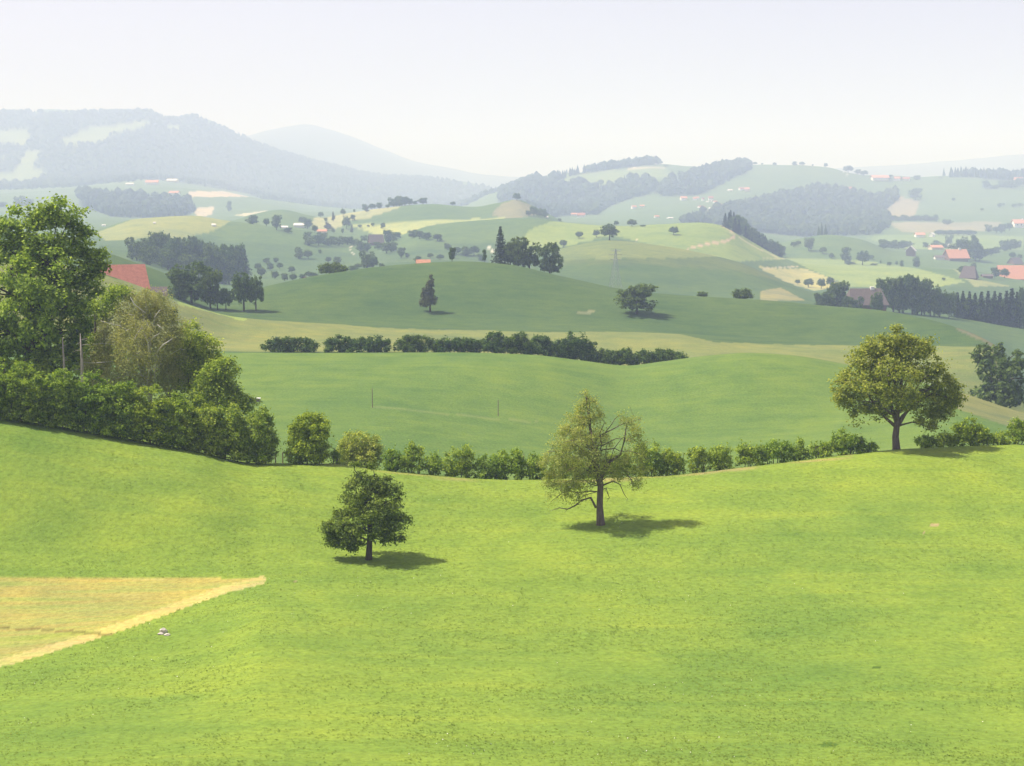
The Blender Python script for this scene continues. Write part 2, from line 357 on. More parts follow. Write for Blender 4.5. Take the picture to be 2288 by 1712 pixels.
def unit(v): return v/(np.linalg.norm(v, axis=-1, keepdims=True) + 1e-9)
def leaves(C, N, size, r, aspect=0.62):
    """one kite-shaped face per leaf"""
    n = len(C); T = unit(np.cross(N, r.normal(size=(n,3)))); B = np.cross(N, T)
    s = np.asarray(size).reshape(-1, 1)*np.ones((n,1))
    bow = N*s*0.10
    V = np.stack([C - T*s*0.5, C + B*s*aspect*0.5 - T*s*0.05 + bow, C + T*s*0.5, C - B*s*aspect*0.5 - T*s*0.05 + bow], 1).reshape(-1, 3)
    return V, np.arange(4*n).reshape(-1, 4)
def clumps(blobs, n_clump, per, spread, r, inner=0.45, droop=0.0, up=0.5, flat=0.7, bough=0.7, skew=0.6):
    """leaf centres and normals: boughs fill the crown's ellipsoids, leaf clumps sit on the upper and outer side of each bough"""
    B = np.array(blobs, float); w = (B[:,3]*B[:,4]*B[:,5])**0.55; w /= w.sum()
    cnt = np.maximum(2, np.round(w*n_clump/4.5)).astype(int); nb = int(cnt.sum())
    idx = np.repeat(np.arange(len(B)), cnt); D0 = []
    for m in cnt:                                     # evenly spread directions for every ellipsoid
        i = np.arange(m) + .5; ph = np.arccos(1 - 2*i/m); th = pi*(1 + 5**.5)*i + r.uniform(0, 2*pi)
        d = np.stack([np.cos(th)*np.sin(ph), np.sin(th)*np.sin(ph), np.cos(ph)], 1); q, _ = np.linalg.qr(r.normal(size=(3,3))); D0.append(d @ q)
    D0 = unit(np.concatenate(D0) + r.normal(0, .2, (nb,3))); rad = inner + (1-inner)*r.random(nb)**0.5
    n_clump = max(n_clump, nb)
    rb = bough*r.uniform(.6, 1.25, nb); lim = B[idx,3:6].min(1)*0.62; rb = np.minimum(rb, lim)
    bc = B[idx,:3] + D0*np.maximum(B[idx,3:6] - rb[:,None]*0.5, 0.05)*rad[:,None]
    q = np.concatenate([np.arange(nb), r.integers(0, nb, n_clump - nb)])
    d = unit(r.normal(size=(n_clump,3)) + D0[q]*0.65 + np.array([0,0,skew]))
    c = bc[q] + d*(rb[q]*r.uniform(.7, 1.05, n_clump))[:,None]*np.array([1,1,.8])
    K = np.repeat(c, per, 0); D = np.repeat(d, per, 0)
    scale = np.repeat(0.6 + 0.8*r.random(n_clump), per)[:,None]*spread
    off = r.normal(size=K.shape)*scale*np.array([1,1,flat])
    if droop: off[:,2] -= np.abs(r.normal(size=len(K)))*droop
    N = unit(D*0.7 + np.array([0,0,up]) + r.normal(size=K.shape)*0.5)
    return K + off, N, c

def limbs(buf, trunk_pts, targets, r, r0=0.10, r1=0.02, k=5, lift=0.12, frac=(0.3,0.75), mi=0):
    T = np.asarray(trunk_pts, float)
    for c in targets:
        h = T[0,2] + (T[-1,2]-T[0,2])*r.uniform(*frac)
        h = min(h, c[2]) if c[2] > T[0,2] + (T[-1,2]-T[0,2])*frac[0] else T[0,2] + (T[-1,2]-T[0,2])*frac[0]
        s = np.array([np.interp(h, T[:,2], T[:,0]), np.interp(h, T[:,2], T[:,1]), h])
        ln = np.linalg.norm(c - s)
        p = wob(curve(s, c, (0,0,lift*ln), 6), 0.035*ln, r)
        tube(buf, p, np.linspace(r0*min(1, 0.35+ln*0.12), r1, 6), k, mi)

def spread_pick(C, n, r):
    idx = [int(r.integers(len(C)))]; d = np.linalg.norm(C - C[idx[0]], axis=1)
    for _ in range(n-1):
        k = int(np.argmax(d)); idx.append(k); d = np.minimum(d, np.linalg.norm(C - C[k], axis=1))
    return C[idx]

# ------------------------------------------------------------------ ground sheet with its fields
def in_poly(u, v, poly):
    p = np.array(poly, float); c = np.zeros(u.shape, bool); j = len(p)-1
    for i in range(len(p)):
        hit_ = ((p[i,1] > v) != (p[j,1] > v)) & (u < (p[j,0]-p[i,0])*(v-p[i,1])/((p[j,1]-p[i,1]) + 1e-12) + p[i,0])
        c ^= hit_; j = i
    return c
def line_dist(u, v, pts):
    d = np.full(u.shape, 1e9)
    for (x0,y0),(x1,y1) in zip(pts[:-1], pts[1:]):
        dx, dy = x1-x0, y1-y0; t = np.clip(((u-x0)*dx + (v-y0)*dy)/(dx*dx+dy*dy+1e-9), 0, 1)
        d = np.minimum(d, np.hypot(u-x0-t*dx, v-y0-t*dy))
    return d
FIELDS = {}
def build_ground():
    nr, nc = GX.shape
    V = np.stack([GX, GY, GZ], -1).reshape(-1, 3)
    i, j = np.meshgrid(np.arange(nr-1), np.arange(nc-1), indexing='ij')
    a = (i*nc + j).ravel()
    Fc = np.stack([a, a+1, a+nc+1, a+nc], 1)
    me = quad_mesh('ground', V, Fc, [M['ground']], smooth=True)
    u, v = uv_of(GX, GY, GZ)
    un = u + fbm(GX/(GY*0.02), GY/(GY*0.02), 40, 3)*5; vn = v + fbm(u/40, v/25, 44, 3)*2.5
    Y = GY
    C = np.empty((nr, nc, 3)); C[:] = (0.225, 0.300, 0.048)             # the near meadow
    straw = np.zeros((nr, nc))
    def paint(mask, col, k=1.0):
        C[mask] = C[mask]*(1-k) + np.array(col)*k
    paint(Y > 168, (0.141, 0.210, 0.050))                               # meadow beyond the hedge
    paint(Y > 300, (0.084, 0.132, 0.048))                               # the broad hill
    paint(Y > 600, (0.090, 0.140, 0.055))
    paint(Y > 1350, (0.110, 0.165, 0.060))
    paint(Y > 2500, (0.120, 0.175, 0.070))
    # stubble field in the hollow on the left, its paler headland and the furrow through it
    hayp = [(-900,1292),(585,1292),(592,1297),(500,1325),(300,1398),(180,1438),(0,1490),(-900,1700)]
    m = in_poly(un, vn, hayp) & (Y < 125) & (Y > 60)
    paint(m, (0.400, 0.365, 0.112)); straw[m] = 1
    ld = line_dist(un, vn, [(-900,1700),(0,1482),(180,1430),(300,1389),(500,1318),(585,1296)])
    paint((ld < 9) & (Y < 125) & (Y > 60), (0.54, 0.44, 0.17))
    paint((line_dist(un, vn, [(-200,1392),(0,1403),(120,1408),(250,1420)]) < 2.6) & (Y < 125), (0.25, 0.21, 0.07))
    # trodden bare earth along the foot of the hedge
    hb = line_dist(u, v, [(640,1037),(740,1040),(860,1056),(1000,1066),(1150,1073),(1300,1073),(1500,1064),(1700,1043),(1900,1018)])
    bare = np.clip(1.3 - hb/7, 0, 1)*np.clip(fbm(GX/5, GY/1.6, 60, 3)*2.2 + 0.25, 0, 1)
    bare = bare*((Y > 128) & (Y < 156))
    C[:] = C*(1-bare[...,None]*0.8) + np.array((0.40,0.31,0.13))*bare[...,None]*0.8
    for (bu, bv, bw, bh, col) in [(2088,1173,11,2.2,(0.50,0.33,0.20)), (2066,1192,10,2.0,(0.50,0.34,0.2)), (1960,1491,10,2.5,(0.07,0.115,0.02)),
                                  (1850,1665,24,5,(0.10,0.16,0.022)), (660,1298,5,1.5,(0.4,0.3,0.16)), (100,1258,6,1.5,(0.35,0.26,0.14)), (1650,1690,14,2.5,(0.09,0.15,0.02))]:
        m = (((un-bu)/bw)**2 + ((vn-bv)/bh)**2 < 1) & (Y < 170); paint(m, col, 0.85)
    # damper, darker sward in the hollow beyond the hedge; drier crest
    # mown hay meadow between the two hills, olive
    mown = [(-900,560),(0,560),(200,603),(320,642),(400,674),(530,708),(700,722),(900,735),(1200,742),(1490,741),(1540,752),(1600,766),(1800,771),(2225,773),(2260,830),(2300,940),(2300,990),(1900,990),(400,990),(-900,990)]
    m = in_poly(u, vn, mown) & (Y > 303) & (Y < 436); paint(m, (0.212, 0.232, 0.084)); straw[m] = 0.45
    m = in_poly(u, v, [(2120,860),(2160,872),(2400,955),(2400,1010),(2288,965),(2140,914)]) & (Y > 225) & (Y <= 306); paint(m, (0.225, 0.225, 0.088))
    m = (line_dist(u, v, [(400,676),(470,692),(545,713)]) < 5) & (Y > 340) & (Y < 440); paint(m, (0.30,0.36,0.10))
    m = (line_dist(u, v, [(2140,735),(2200,760),(2232,780)]) < 4) & (Y > 400) & (Y < 470); paint(m, (0.23,0.19,0.12), 0.7)
    m = (line_dist(u, v, [(830,909),(960,921),(1113,936),(1200,944)]) < 2) & (Y > 190) & (Y < 290); paint(m, (0.28,0.29,0.11), 0.45)
    m = (line_dist(u, v, [(1290,700),(1325,697)]) < 3) & (Y > 400) & (Y < 520); paint(m, (0.36,0.31,0.18), 0.6)
    # dark grass belt on the hill with the lone linden, drier ground above it
    m = in_poly(u, v, [(1180,600),(1240,582),(1330,580),(1500,578),(1600,575),(1680,592),(1760,632),(1640,605),(1560,600),(1450,592),(1350,590),(1240,592)]) & (Y > 820) & (Y < 1120); paint(m, (0.115,0.150,0.062))
    m = in_poly(u, v, [(1230,562),(1363,530),(1560,560),(1620,573),(1500,577),(1330,579),(1240,582)]) & (Y > 820) & (Y < 1120); paint(m, (0.185,0.215,0.085))
    m = in_poly(u, v, [(1700,650),(1745,643),(1800,672),(1700,672)]) & (Y > 650) & (Y < 1100); paint(m, (0.28,0.25,0.12))
    # bright and ripe fields of the farther hills
    F = [([(1180,515),(1230,495),(1640,498),(1700,548),(1750,580),(1640,585),(1500,560),(1370,525),(1230,560),(1150,570)], 1250, 1620, (0.225,0.280,0.085)),
         ([(1690,595),(1735,600),(1800,600),(1850,620),(1890,640),(1820,650),(1760,632)], 1060, 1700, (0.42,0.37,0.15)),
         ([(1750,575),(1900,580),(2050,600),(2160,630),(2050,650),(1900,640)], 1200, 1800, (0.25,0.30,0.095)),
         ([(2130,600),(2190,625),(2260,640),(2180,640)], 1200, 1900, (0.30,0.30,0.12)),
         ([(215,520),(300,488),(430,478),(520,490),(480,515),(400,535),(330,530),(240,545)], 1250, 1650, (0.275,0.285,0.10)),
         ([(700,488),(740,478),(860,460),(900,462),(830,485),(790,490),(760,510),(700,515)], 1700, 2050, (0.36,0.34,0.16)),
         ([(790,505),(900,496),(1080,488),(1150,485),(1060,497),(960,503),(900,525),(840,525)], 1500, 1960, (0.36,0.37,0.12)),
         ([(1095,480),(1120,455),(1155,445),(1185,458),(1200,480),(1140,490)], 1700, 2000, (0.23,0.21,0.12)),
         ([(420,428),(540,427),(600,440),(420,440)], 3000, 4400, (0.52,0.40,0.30)), ([(430,465),(478,462),(475,480),(440,486)], 2200, 3300, (0.50,0.40,0.28)),
         ([(520,480),(600,470),(560,486)], 2100, 3300, (0.48,0.42,0.28)),
         ([(1960,470),(2010,440),(2055,450),(2040,490),(1975,488)], 2200, 4200, (0.30,0.25,0.16)),
         ([(1980,497),(2240,495),(2250,515),(2020,520)], 2000, 3600, (0.28,0.25,0.16)),
         ([(1385,372),(1490,374),(1480,380),(1390,377)], 3300, 4500, (0.52,0.42,0.28)), ([(1430,387),(1480,383),(1470,390),(1430,391)], 3300, 4500, (0.52,0.36,0.26)),
         ([(1250,395),(1330,382),(1490,376),(1500,395),(1380,415),(1240,412)], 3300, 4500, (0.20,0.25,0.10)),
         ([(1930,530),(2100,520),(2288,530),(2288,560),(2000,555)], 1950, 2700, (0.20,0.26,0.09))]
    for poly, lo, hi, col in F:
        paint(in_poly(un, v, poly) & (Y > lo) & (Y < hi), col)
    # tracks
    TR = [([(1538,556),(1580,545),(1620,540),(1640,530),(1638,520),(1615,505)], 2.1, 1250, 1600, (0.50,0.34,0.24)),
          ([(1620,508),(1645,528),(1690,553),(1740,577)], 1.4, 1250, 1650, (0.44,0.40,0.2)),
          ([(790,568),(780,555),(788,548)], 1.1, 1000, 1500, (0.55,0.48,0.40)),
          ([(1085,555),(1105,562),(1085,556),(1098,552)], 0.9, 900, 1500, (0.62,0.56,0.48)),
          ([(1418,545),(1422,537)], 1.5, 1060, 1500, (0.6,0.5,0.35)),
          ([(1883,382),(1900,394)], 1.2, 3500, 4500, (0.62,0.58,0.5)),
          ([(1700,600),(1780,596)], 1.3, 1100, 1700, (0.48,0.40,0.26)), ([(1690,572),(1700,577),(1760,578)], 1.3, 1200, 1700, (0.4,0.36,0.2))]
    for pts, w, lo, hi, col in TR:
        paint((line_dist(u, v, pts) < w) & (Y > lo) & (Y < hi), col)
    # woodland floor
    for poly, lo, hi in WOODS:
        paint(in_poly(un, v, poly) & (Y > lo) & (Y < hi), (0.030, 0.048, 0.020))
    for poly in MTN_MEADOWS: paint(in_poly(un, vn, poly) & (Y > 4300) & (Y < 6700), (0.22, 0.26, 0.10))
    paint(Y > 7600, (0.035, 0.055, 0.026))
    C *= np.array((0.82, 0.87, 0.80))
    col = me.color_attributes.new('field', 'FLOAT_COLOR', 'POINT')
    col.data.foreach_set('color', np.concatenate([C.reshape(-1,3), np.ones((nr*nc,1))], 1).astype(np.float32).ravel())
    st = me.attributes.new('straw', 'FLOAT', 'POINT'); st.data.foreach_set('value', straw.ravel().astype(np.float32))
    o = obj('ground', me); o['kind'] = 'structure'
    o['label'] = 'rolling green meadows and farmland reaching to hazy hills'
    FIELDS['hay'] = hayp
    return o
# far woods that read as one mass: outline in the picture and their distance band
WOODS = [
 ([(-400,250),(0,252),(330,250),(440,262),(560,314),(750,374),(950,400),(1090,420),(1130,440),(1000,470),(800,470),(640,468),(600,450),(540,430),(400,408),(330,402),(200,418),(160,440),(-400,440)], 4500, 6700),
 ([(170,430),(300,438),(420,452),(440,470),(400,492),(250,485),(180,462)], 2500, 4200),
 ([(1120,425),(1200,398),(1235,405),(1240,418),(1290,410),(1340,425),(1420,400),(1470,408),(1460,430),(1380,455),(1330,480),(1240,486),(1190,478),(1110,455)], 2600, 4450),
 ([(1460,430),(1500,405),(1560,385),(1672,362),(1676,380),(1600,420),(1560,436),(1480,440)], 3000, 4500),
 ([(1520,500),(1600,470),(1680,455),(1740,440),(1820,418),(1900,428),(1950,445),(2000,430),(2008,445),(1975,472),(1990,500),(1960,525),(1800,530),(1700,520),(1620,512)], 2000, 4000),
 ([(2090,398),(2150,394),(2288,398),(2420,400),(2420,412),(2288,406),(2150,396)], 3600, 4700),
 ([(1225,402),(1330,382),(1420,366),(1465,362),(1470,368),(1400,375),(1300,388),(1232,408)], 3900, 4600),
]
MTN_MEADOWS = [[(140,310),(200,285),(330,272),(335,280),(250,300),(230,318),(150,325)], [(370,280),(405,280),(400,294),(380,292)], [(-300,300),(60,292),(70,300),(55,325),(-300,318)],
               [(60,340),(95,335),(70,380),(120,385),(60,412),(-300,410),(-300,395),(30,385)], [(15,345),(50,340),(0,358)]]
build_ground()

# ------------------------------------------------------------------ far forests
def forest(name, label, poly, lo, hi, spacing, h, conifer=0.4, seed=1, skip=()):
    r = np.random.default_rng(seed)
    p = np.array(poly, float); u0, u1 = p[:,0].min()-5, p[:,0].max()+5
    xs0 = min(px(u0, 400, hi)[0], px(u0, 400, lo)[0]); xs1 = max(px(u1, 400, hi)[0], px(u1, 400, lo)[0])
    gx, gy = np.meshgrid(np.arange(xs0, xs1, spacing), np.arange(lo, hi, spacing))
    x = (gx + r.uniform(-.45,.45,gx.shape)*spacing).ravel(); y = (gy + r.uniform(-.45,.45,gx.shape)*spacing).ravel()
    z = ground(x, y); u, v = uv_of(x, y, z)
    m = in_poly(u, v, poly)
    for q in skip: m &= ~in_poly(u, v, q)
    # ground facing away behind a crest shows nothing
    x, y, z = x[m], y[m], z[m]
    n = len(x); k = 6
    if n == 0: return
    an = np.linspace(0, 2*pi, k, endpoint=False)
    is_c = (fbm(x/150, y/150, seed+3, 2) + r.normal(0, .25, n)) > (0.25 - conifer*0.8)
    H = h*r.uniform(.75, 1.2, n); W = np.where(is_c, .22, .52)*H*r.uniform(.8,1.25,n)
    lev_b = np.array([(0.08,0.6),(0.40,1.0),(0.75,0.78),(1.0,0.12)]); lev_c = np.array([(0.06,0.9),(0.3,0.8),(0.65,0.42),(1.0,0.03)])
    LV = np.where(is_c[:,None,None], lev_c[None], lev_b[None])
    jit = r.uniform(.72, 1.28, (n, 4, k))
    X = x[:,None,None] + (W[:,None]*LV[:,:,1])[:,:,None]*np.cos(an)*jit
    Yy = y[:,None,None] + (W[:,None]*LV[:,:,1])[:,:,None]*np.sin(an)*jit
    Z = z[:,None,None] + (H[:,None]*LV[:,:,0])[:,:,None]*np.ones(k) + r.normal(0, .05, (n,4,k))*H[:,None,None]
    V = np.stack([X,Yy,Z], -1).reshape(-1,3)
    f = np.array([(a*k+b, a*k+(b+1)%k, (a+1)*k+(b+1)%k, (a+1)*k+b) for a in range(3) for b in range(k)])
    Fc = (f[None] + (np.arange(n)*4*k)[:,None,None]).reshape(-1,4)
    o = obj(name, quad_mesh(name, V, Fc, [M['canopy']])); o['kind'] = 'stuff'; o['label'] = label; o['category'] = 'forest'
    return o
forest('mountain_forest', 'dense hazy blue forest covering the long mountain', WOODS[0][0], 4300, 6650, 28, 16, 0.15, 31, MTN_MEADOWS)
forest('valley_forest', 'hazy wood on the low rise below the long mountain', *WOODS[1], 20, 16, 0.12, 32)
forest('hillside_forest', 'hazy wood in the fold below the far right ridge', *WOODS[2], 20, 18, 0.12, 33)
forest('ridge_forest', 'dark wood climbing to the skyline of the far ridge', *WOODS[3], 19, 20, 0.12, 34)
forest('slope_forest', 'broad hazy wood on the slope below the far village', *WOODS[4], 18, 16, 0.12, 35)
forest('skyline_forest', 'dark wood on the skyline above pale green fields', *WOODS[5], 17, 24, 0.6, 36)
forest('crest_forest', 'thin line of trees along the crest above the tan field', *WOODS[6], 18, 22, 0.5, 37)

# ------------------------------------------------------------------ near trees
def pblob(u, v, ru, rv, Y, base, dy=0.0, ry=None):
    x, y, z = px(u, v, Y + dy); k = Y/F_PX
    return (float(x)-base[0], float(y)-base[1], float(z)-base[2], ru*k, (ry if ry else (ru+rv)*0.5)*k, rv*k)
def ppt(u, v, Y, base, dy=0.0):
    x, y, z = px(u, v, Y + dy); return np.array([float(x)-base[0], float(y)-base[1], float(z)-base[2]])

def near_tree(name, label, base, trunk, trad, blobs, n_clump, per, spread, leaf, mat, bark, seed, inner=0.4, droop=0, n_limb=26, up=0.5, frac=(0.25,0.8),
              r0=0.11, extra=(), aspect=0.62, group=None, bough=0.7, twig=0, lift=0.12, flat=0.7, cat='tree', dead=()):
    r = np.random.default_rng(seed)
    root = empty(name, base); tag(root, label, cat, group)
    tb = Buf(); trunk = np.array(trunk, float)
    flare = np.array(trunk[0]) + np.array([0,0,-0.25])
    tube(tb, np.vstack([flare, trunk[0] + np.array([0,0,0.12]), trunk[1:]]), np.concatenate([[trad[0]*1.55, trad[0]*1.12], trad[1:]]), 9)
    C, N, cl = clumps(blobs, n_clump, per, spread, r, inner, droop, up, flat, bough)
    limbs(tb, trunk, spread_pick(cl, n_limb, r), r, r0=r0, r1=0.018, frac=frac, lift=lift)
    for pts, ra in extra: tube(tb, pts, ra, 6)
    if twig:
        for c in cl[r.choice(len(cl), twig)]:
            e = c + r.normal(0, 0.45, 3) + np.array([0,0,-0.1]); tube(tb, wob(curve(c, e, n=4), 0.05, r), np.linspace(0.018, 0.006, 4), 3)
    obj('trunk', tb.mesh('trunk', [M[bark]], True), root)
    for pts, ra in dead:
        db = Buf(); tube(db, pts, ra, 5)
        for q in range(7):
            i = r.integers(1, len(pts)); s = np.asarray(pts[i]); e = s + r.normal(0, .35, 3) + np.array([0,0,-.25]); tube(db, curve(s, e, n=3), [.022,.014,.006], 4)
        obj('branch', db.mesh('branch', [M[bark]], True), root)
    sz = leaf*r.uniform(0.65, 1.3, len(C))
    V, Fc = leaves(C, N, sz, r, aspect)
    obj('crown', quad_mesh('crown', V, Fc, [M[mat]]), root)
    return root

# dark pear tree
b = hit(824, 1250, 60, 160); Y = b[1]
P = lambda u, v, ru, rv, dy=0, ry=None: pblob(u, v, ru, rv, Y, b, dy, ry)
T = lambda u, v, dy=0: ppt(u, v, Y, b, dy)
near_tree('pear_tree', 'compact dark green pear tree with leaves reaching low, alone on the near meadow', b,
 [(0,0,0), T(826,1205), T(827,1160), T(824,1110), T(820,1060)], [.25,.21,.19,.14,.05],
 [P(812,1062,26,28),P(820,1088,42,32),P(878,1100,18,26),P(786,1130,40,36),P(862,1135,40,40),P(757,1170,30,34),P(772,1196,30,24),P(870,1172,34,30),P(823,1140,45,45,-1.6,28),
  P(823,1138,50,45,1.6,28),P(800,1185,24,22,-1),P(845,1190,20,20,-.7),P(905,1165,14,12),P(745,1205,18,16),P(792,1215,14,14),P(888,1195,16,16),P(850,1085,24,24),P(757,1212,22,14),P(800,1222,14,11),P(735,1190,14,16),P(775,1222,16,10),P(866,1205,16,12)],
 520, 34, 0.22, 0.225, 'pear', 'bark_dark', 1, bough=0.5, n_limb=30)
# thin pear tree
b = hit(1342, 1172, 60, 160); Y = b[1]
P = lambda u, v, ru, rv, dy=0, ry=None: pblob(u, v, ru, rv, Y, b, dy, ry)
T = lambda u, v, dy=0: ppt(u, v, Y, b, dy)
near_tree('pear_tree', 'sparse yellowish old pear tree with bare low branches and a side limb', b,
 [(0,0,0), T(1340,1130), T(1342,1080), T(1335,1045), T(1325,1000), T(1315,930), T(1309,880)], [.33,.28,.25,.2,.16,.09,.03],
 [P(1310,893,16,20),P(1318,922,40,26),P(1300,930,34,28),P(1302,965,58,34),P(1265,985,40,38),P(1330,1000,40,40),P(1262,1030,52,40),P(1320,1040,46,36),P(1235,1045,32,34),
  P(1255,1078,46,30),P(1300,1070,40,34),P(1360,1050,34,26),P(1240,1100,26,26),P(1285,1100,34,20),P(1300,1010,50,50,-2,36),P(1300,1000,50,55,2,36),
  P(1402,940,22,20),P(1412,970,26,28),P(1422,1005,30,28),P(1405,1035,34,26),P(1390,1060,24,18),P(1432,1045,18,26),P(1425,1075,14,14)],
 900, 26, 0.26, 0.18, 'pear_dry', 'bark', 2, bough=0.55, inner=0.35, n_limb=40, twig=420, r0=0.075, aspect=0.5,
 extra=[([T(1338,1060),T(1365,1030),T(1386,1016),T(1395,985),T(1400,950)],[.16,.14,.12,.08,.03])],
 dead=[([T(1339,1128),T(1331,1134),T(1320,1112),T(1300,1118),T(1285,1130),T(1268,1138),T(1250,1135),T(1232,1141)],[.12,.12,.1,.08,.07,.05,.035,.012]),
       ([T(1345,1085),T(1370,1075),T(1385,1082),T(1394,1103),T(1402,1115)],[.09,.06,.045,.03,.01]),
       ([T(1345,1095),T(1354,1090),T(1359,1105),T(1362,1112)],[.05,.04,.025,.01]),
       ([T(1400,1060),T(1412,1072),T(1414,1085)],[.04,.03,.01])])
# walnut tree
b = hit(2003, 1003, 130, 175); b = at(2003, 149.0); Y = b[1]
P = lambda u, v, ru, rv, dy=0, ry=None: pblob(u, v, ru, rv, Y, b, dy, ry)
T = lambda u, v, dy=0: ppt(u, v, Y, b, dy)
near_tree('walnut_tree', 'large round olive green walnut tree with forked trunk on the meadow rim', b,
 [(0,0,0), T(2001,975), T(2004,950), T(2005,920), T(2004,880), T(2003,820)], [.36,.33,.3,.22,.15,.05],
 [P(2003,765,40,28),P(1960,775,46,30),P(2048,778,40,30),P(1935,800,40,34),P(2075,810,42,36),P(2000,800,60,45),P(1915,850,48,40),P(2095,850,45,42),P(1895,880,34,34),
  P(2120,880,36,36),P(1990,850,70,50,-3,50),P(2000,850,70,55,3,50),P(1935,905,45,30),P(2070,905,50,32),P(2105,915,34,26),P(1920,930,20,24),P(2058,938,12,22),P(2085,935,16,22),P(1968,915,26,18),P(2005,890,50,30,-3,40),P(2135,895,16,18),P(1880,895,18,18)],
 900, 38, 0.30, 0.27, 'walnut', 'bark', 3, bough=0.75, n_limb=34, frac=(0.28,0.9), r0=0.15,
 extra=[([T(2003,955),T(1980,935),T(1955,905),T(1930,870)],[.2,.16,.12,.05]),([T(2005,955),T(2022,925),T(2055,885),T(2085,860)],[.2,.17,.12,.05]),([T(2003,950),T(1992,900),T(1985,850)],[.15,.13,.06])])

# left: maple, birch, spruce, the trees between
def left_tree(u, v_top, Yd): return at(u, Yd)
b = at(95, 158.0); Y = 158.0
P = lambda u, v, ru, rv, dy=0, ry=None: pblob(u, v, ru, rv, Y, b, dy, ry)
T = lambda u, v, dy=0: ppt(u, v, Y, b, dy)
near_tree('maple_tree', 'tall broad maple tree towering over the hedge beside the birch', b,
 [(0,0,0), T(96,860), T(98,780), T(100,690), T(105,600), T(115,500)], [.55,.48,.42,.32,.2,.05],
 [P(125,470,40,30),P(95,480,36,30),P(160,490,30,32),P(50,495,38,34),P(15,520,40,36),P(-25,560,40,44),P(120,535,64,48),P(180,545,40,36),P(60,570,60,50),P(205,575,28,20),P(150,600,64,46),P(218,592,24,12),P(215,635,18,22),
  P(20,630,66,52),P(195,630,34,36),P(100,660,80,52),P(180,690,48,40),P(30,710,74,56),P(120,740,78,50),P(200,730,30,40),P(-50,650,46,60),P(-40,760,60,50),P(10,760,60,46),P(-5,720,46,50),P(140,800,60,36),P(60,790,80,44),P(170,785,46,34),P(95,620,80,80,-4,60),P(90,700,85,80,-4,60),P(90,620,80,80,4,60)],
 1300, 34, 0.38, 0.36, 'maple', 'bark_dark', 4, bough=1.0, n_limb=44, frac=(0.15,0.85), r0=0.2, aspect=0.8, inner=0.5)
b = at(338, 152.0); Y = 152.0
P = lambda u, v, ru, rv, dy=0, ry=None: pblob(u, v, ru, rv, Y, b, dy, ry)
T = lambda u, v, dy=0: ppt(u, v, Y, b, dy)
near_tree('birch_tree', 'drooping grey green birch tree with white limbs behind the hedge', b,
 [(0,0,0), T(335,850), T(333,820), T(335,780), T(337,740), T(330,700), T(322,660)], [.2,.18,.16,.14,.11,.07,.02],
 [P(310,665,30,22),P(340,668,34,26),P(290,690,32,24),P(365,695,32,28),P(320,710,54,32),P(255,720,34,26),P(385,735,34,34),P(300,755,58,36),P(235,760,32,34),P(355,770,56,36),P(390,795,28,34),
  P(270,800,54,40),P(220,810,26,36),P(330,815,60,38),P(255,845,48,26),P(310,850,56,24),P(375,840,36,34),P(310,760,60,60,-3,40)],
 1000, 40, 0.30, 0.22, 'birch', 'bark_birch', 5, bough=0.75, droop=0.75, n_limb=40, frac=(0.2,0.85), r0=0.085, aspect=0.42, up=0.1, lift=0.18,
 extra=[([T(333,800,-2.2),T(331,765,-2.8),T(322,745,-3),T(316,728,-3.1)],[.10,.085,.06,.03]),([T(345,795,-2.0),T(363,772,-2.8),T(385,757,-3.2)],[.09,.075,.03]),
        ([T(331,840,-2.2),T(334,826,-2.8),T(355,820,-3)],[.09,.07,.03]),([T(333,765,-2.6),T(345,752,-3.1),T(356,745,-3.2)],[.06,.045,.02]),
        ([T(325,700,-1.5),T(300,680,-2.4),T(291,664,-2.5)],[.06,.05,.02]),([T(345,710,-2),T(358,692,-2.6)],[.05,.02])])

def spruce_mesh(r, h, w, n_whorl, bare=0.06, leaf=0.05, per=16):
    """tiers of drooping boughs with needle sprays; returns crown vertices and faces"""
    Cs, Ns = [], []
    for k in range(n_whorl):
        t = (k + r.uniform(0, .6))/n_whorl; z = h*(bare + (1-bare)*t); ln = w*(1 - t)**0.85*r.uniform(.8, 1.15) + 0.02*h*(1-t)
        nb = int(4 + 5*(1-t))
        for a in r.uniform(0, 2*pi) + np.linspace(0, 2*pi, nb, endpoint=False) + r.normal(0, .18, nb):
            q = np.linspace(0.12, 1, per)*r.uniform(.75, 1.1)
            d = np.array([cos(a), sin(a), 0])
            p = d[None]*(ln*q)[:,None] + np.array([0,0,1])*(z - ln*0.30*q**1.3 + ln*0.12*q**3)[:,None]
            p += r.normal(0, 0.05*w, p.shape)*np.array([1,1,.5]); Cs.append(p)
            Ns.append(unit(np.array([0,0,1.0]) + r.normal(0, .45, p.shape) + d*0.2))
    C = np.concatenate(Cs); N = np.concatenate(Ns)
    V, Fc = leaves(C, N, leaf*r.uniform(.7, 1.4, len(C)), r, 0.5)
    return V, Fc
r = np.random.default_rng(6)
b = at(396, 158.0); h = 14.6
root = tag(empty('spruce_tree', b), 'dark spruce tree showing its ragged side behind the birch', 'tree')
tb = Buf(); tube(tb, [(0,0,-.3),(0,0,h*.5),(0,0,h)], [.28,.16,.03], 7); obj('trunk', tb.mesh('trunk', [M['bark_dark']], True), root)
V, Fc = spruce_mesh(r, h, 2.9, 24, 0.05, 0.42, 20); obj('crown', quad_mesh('crown', V, Fc, [M['spruce']]), root)
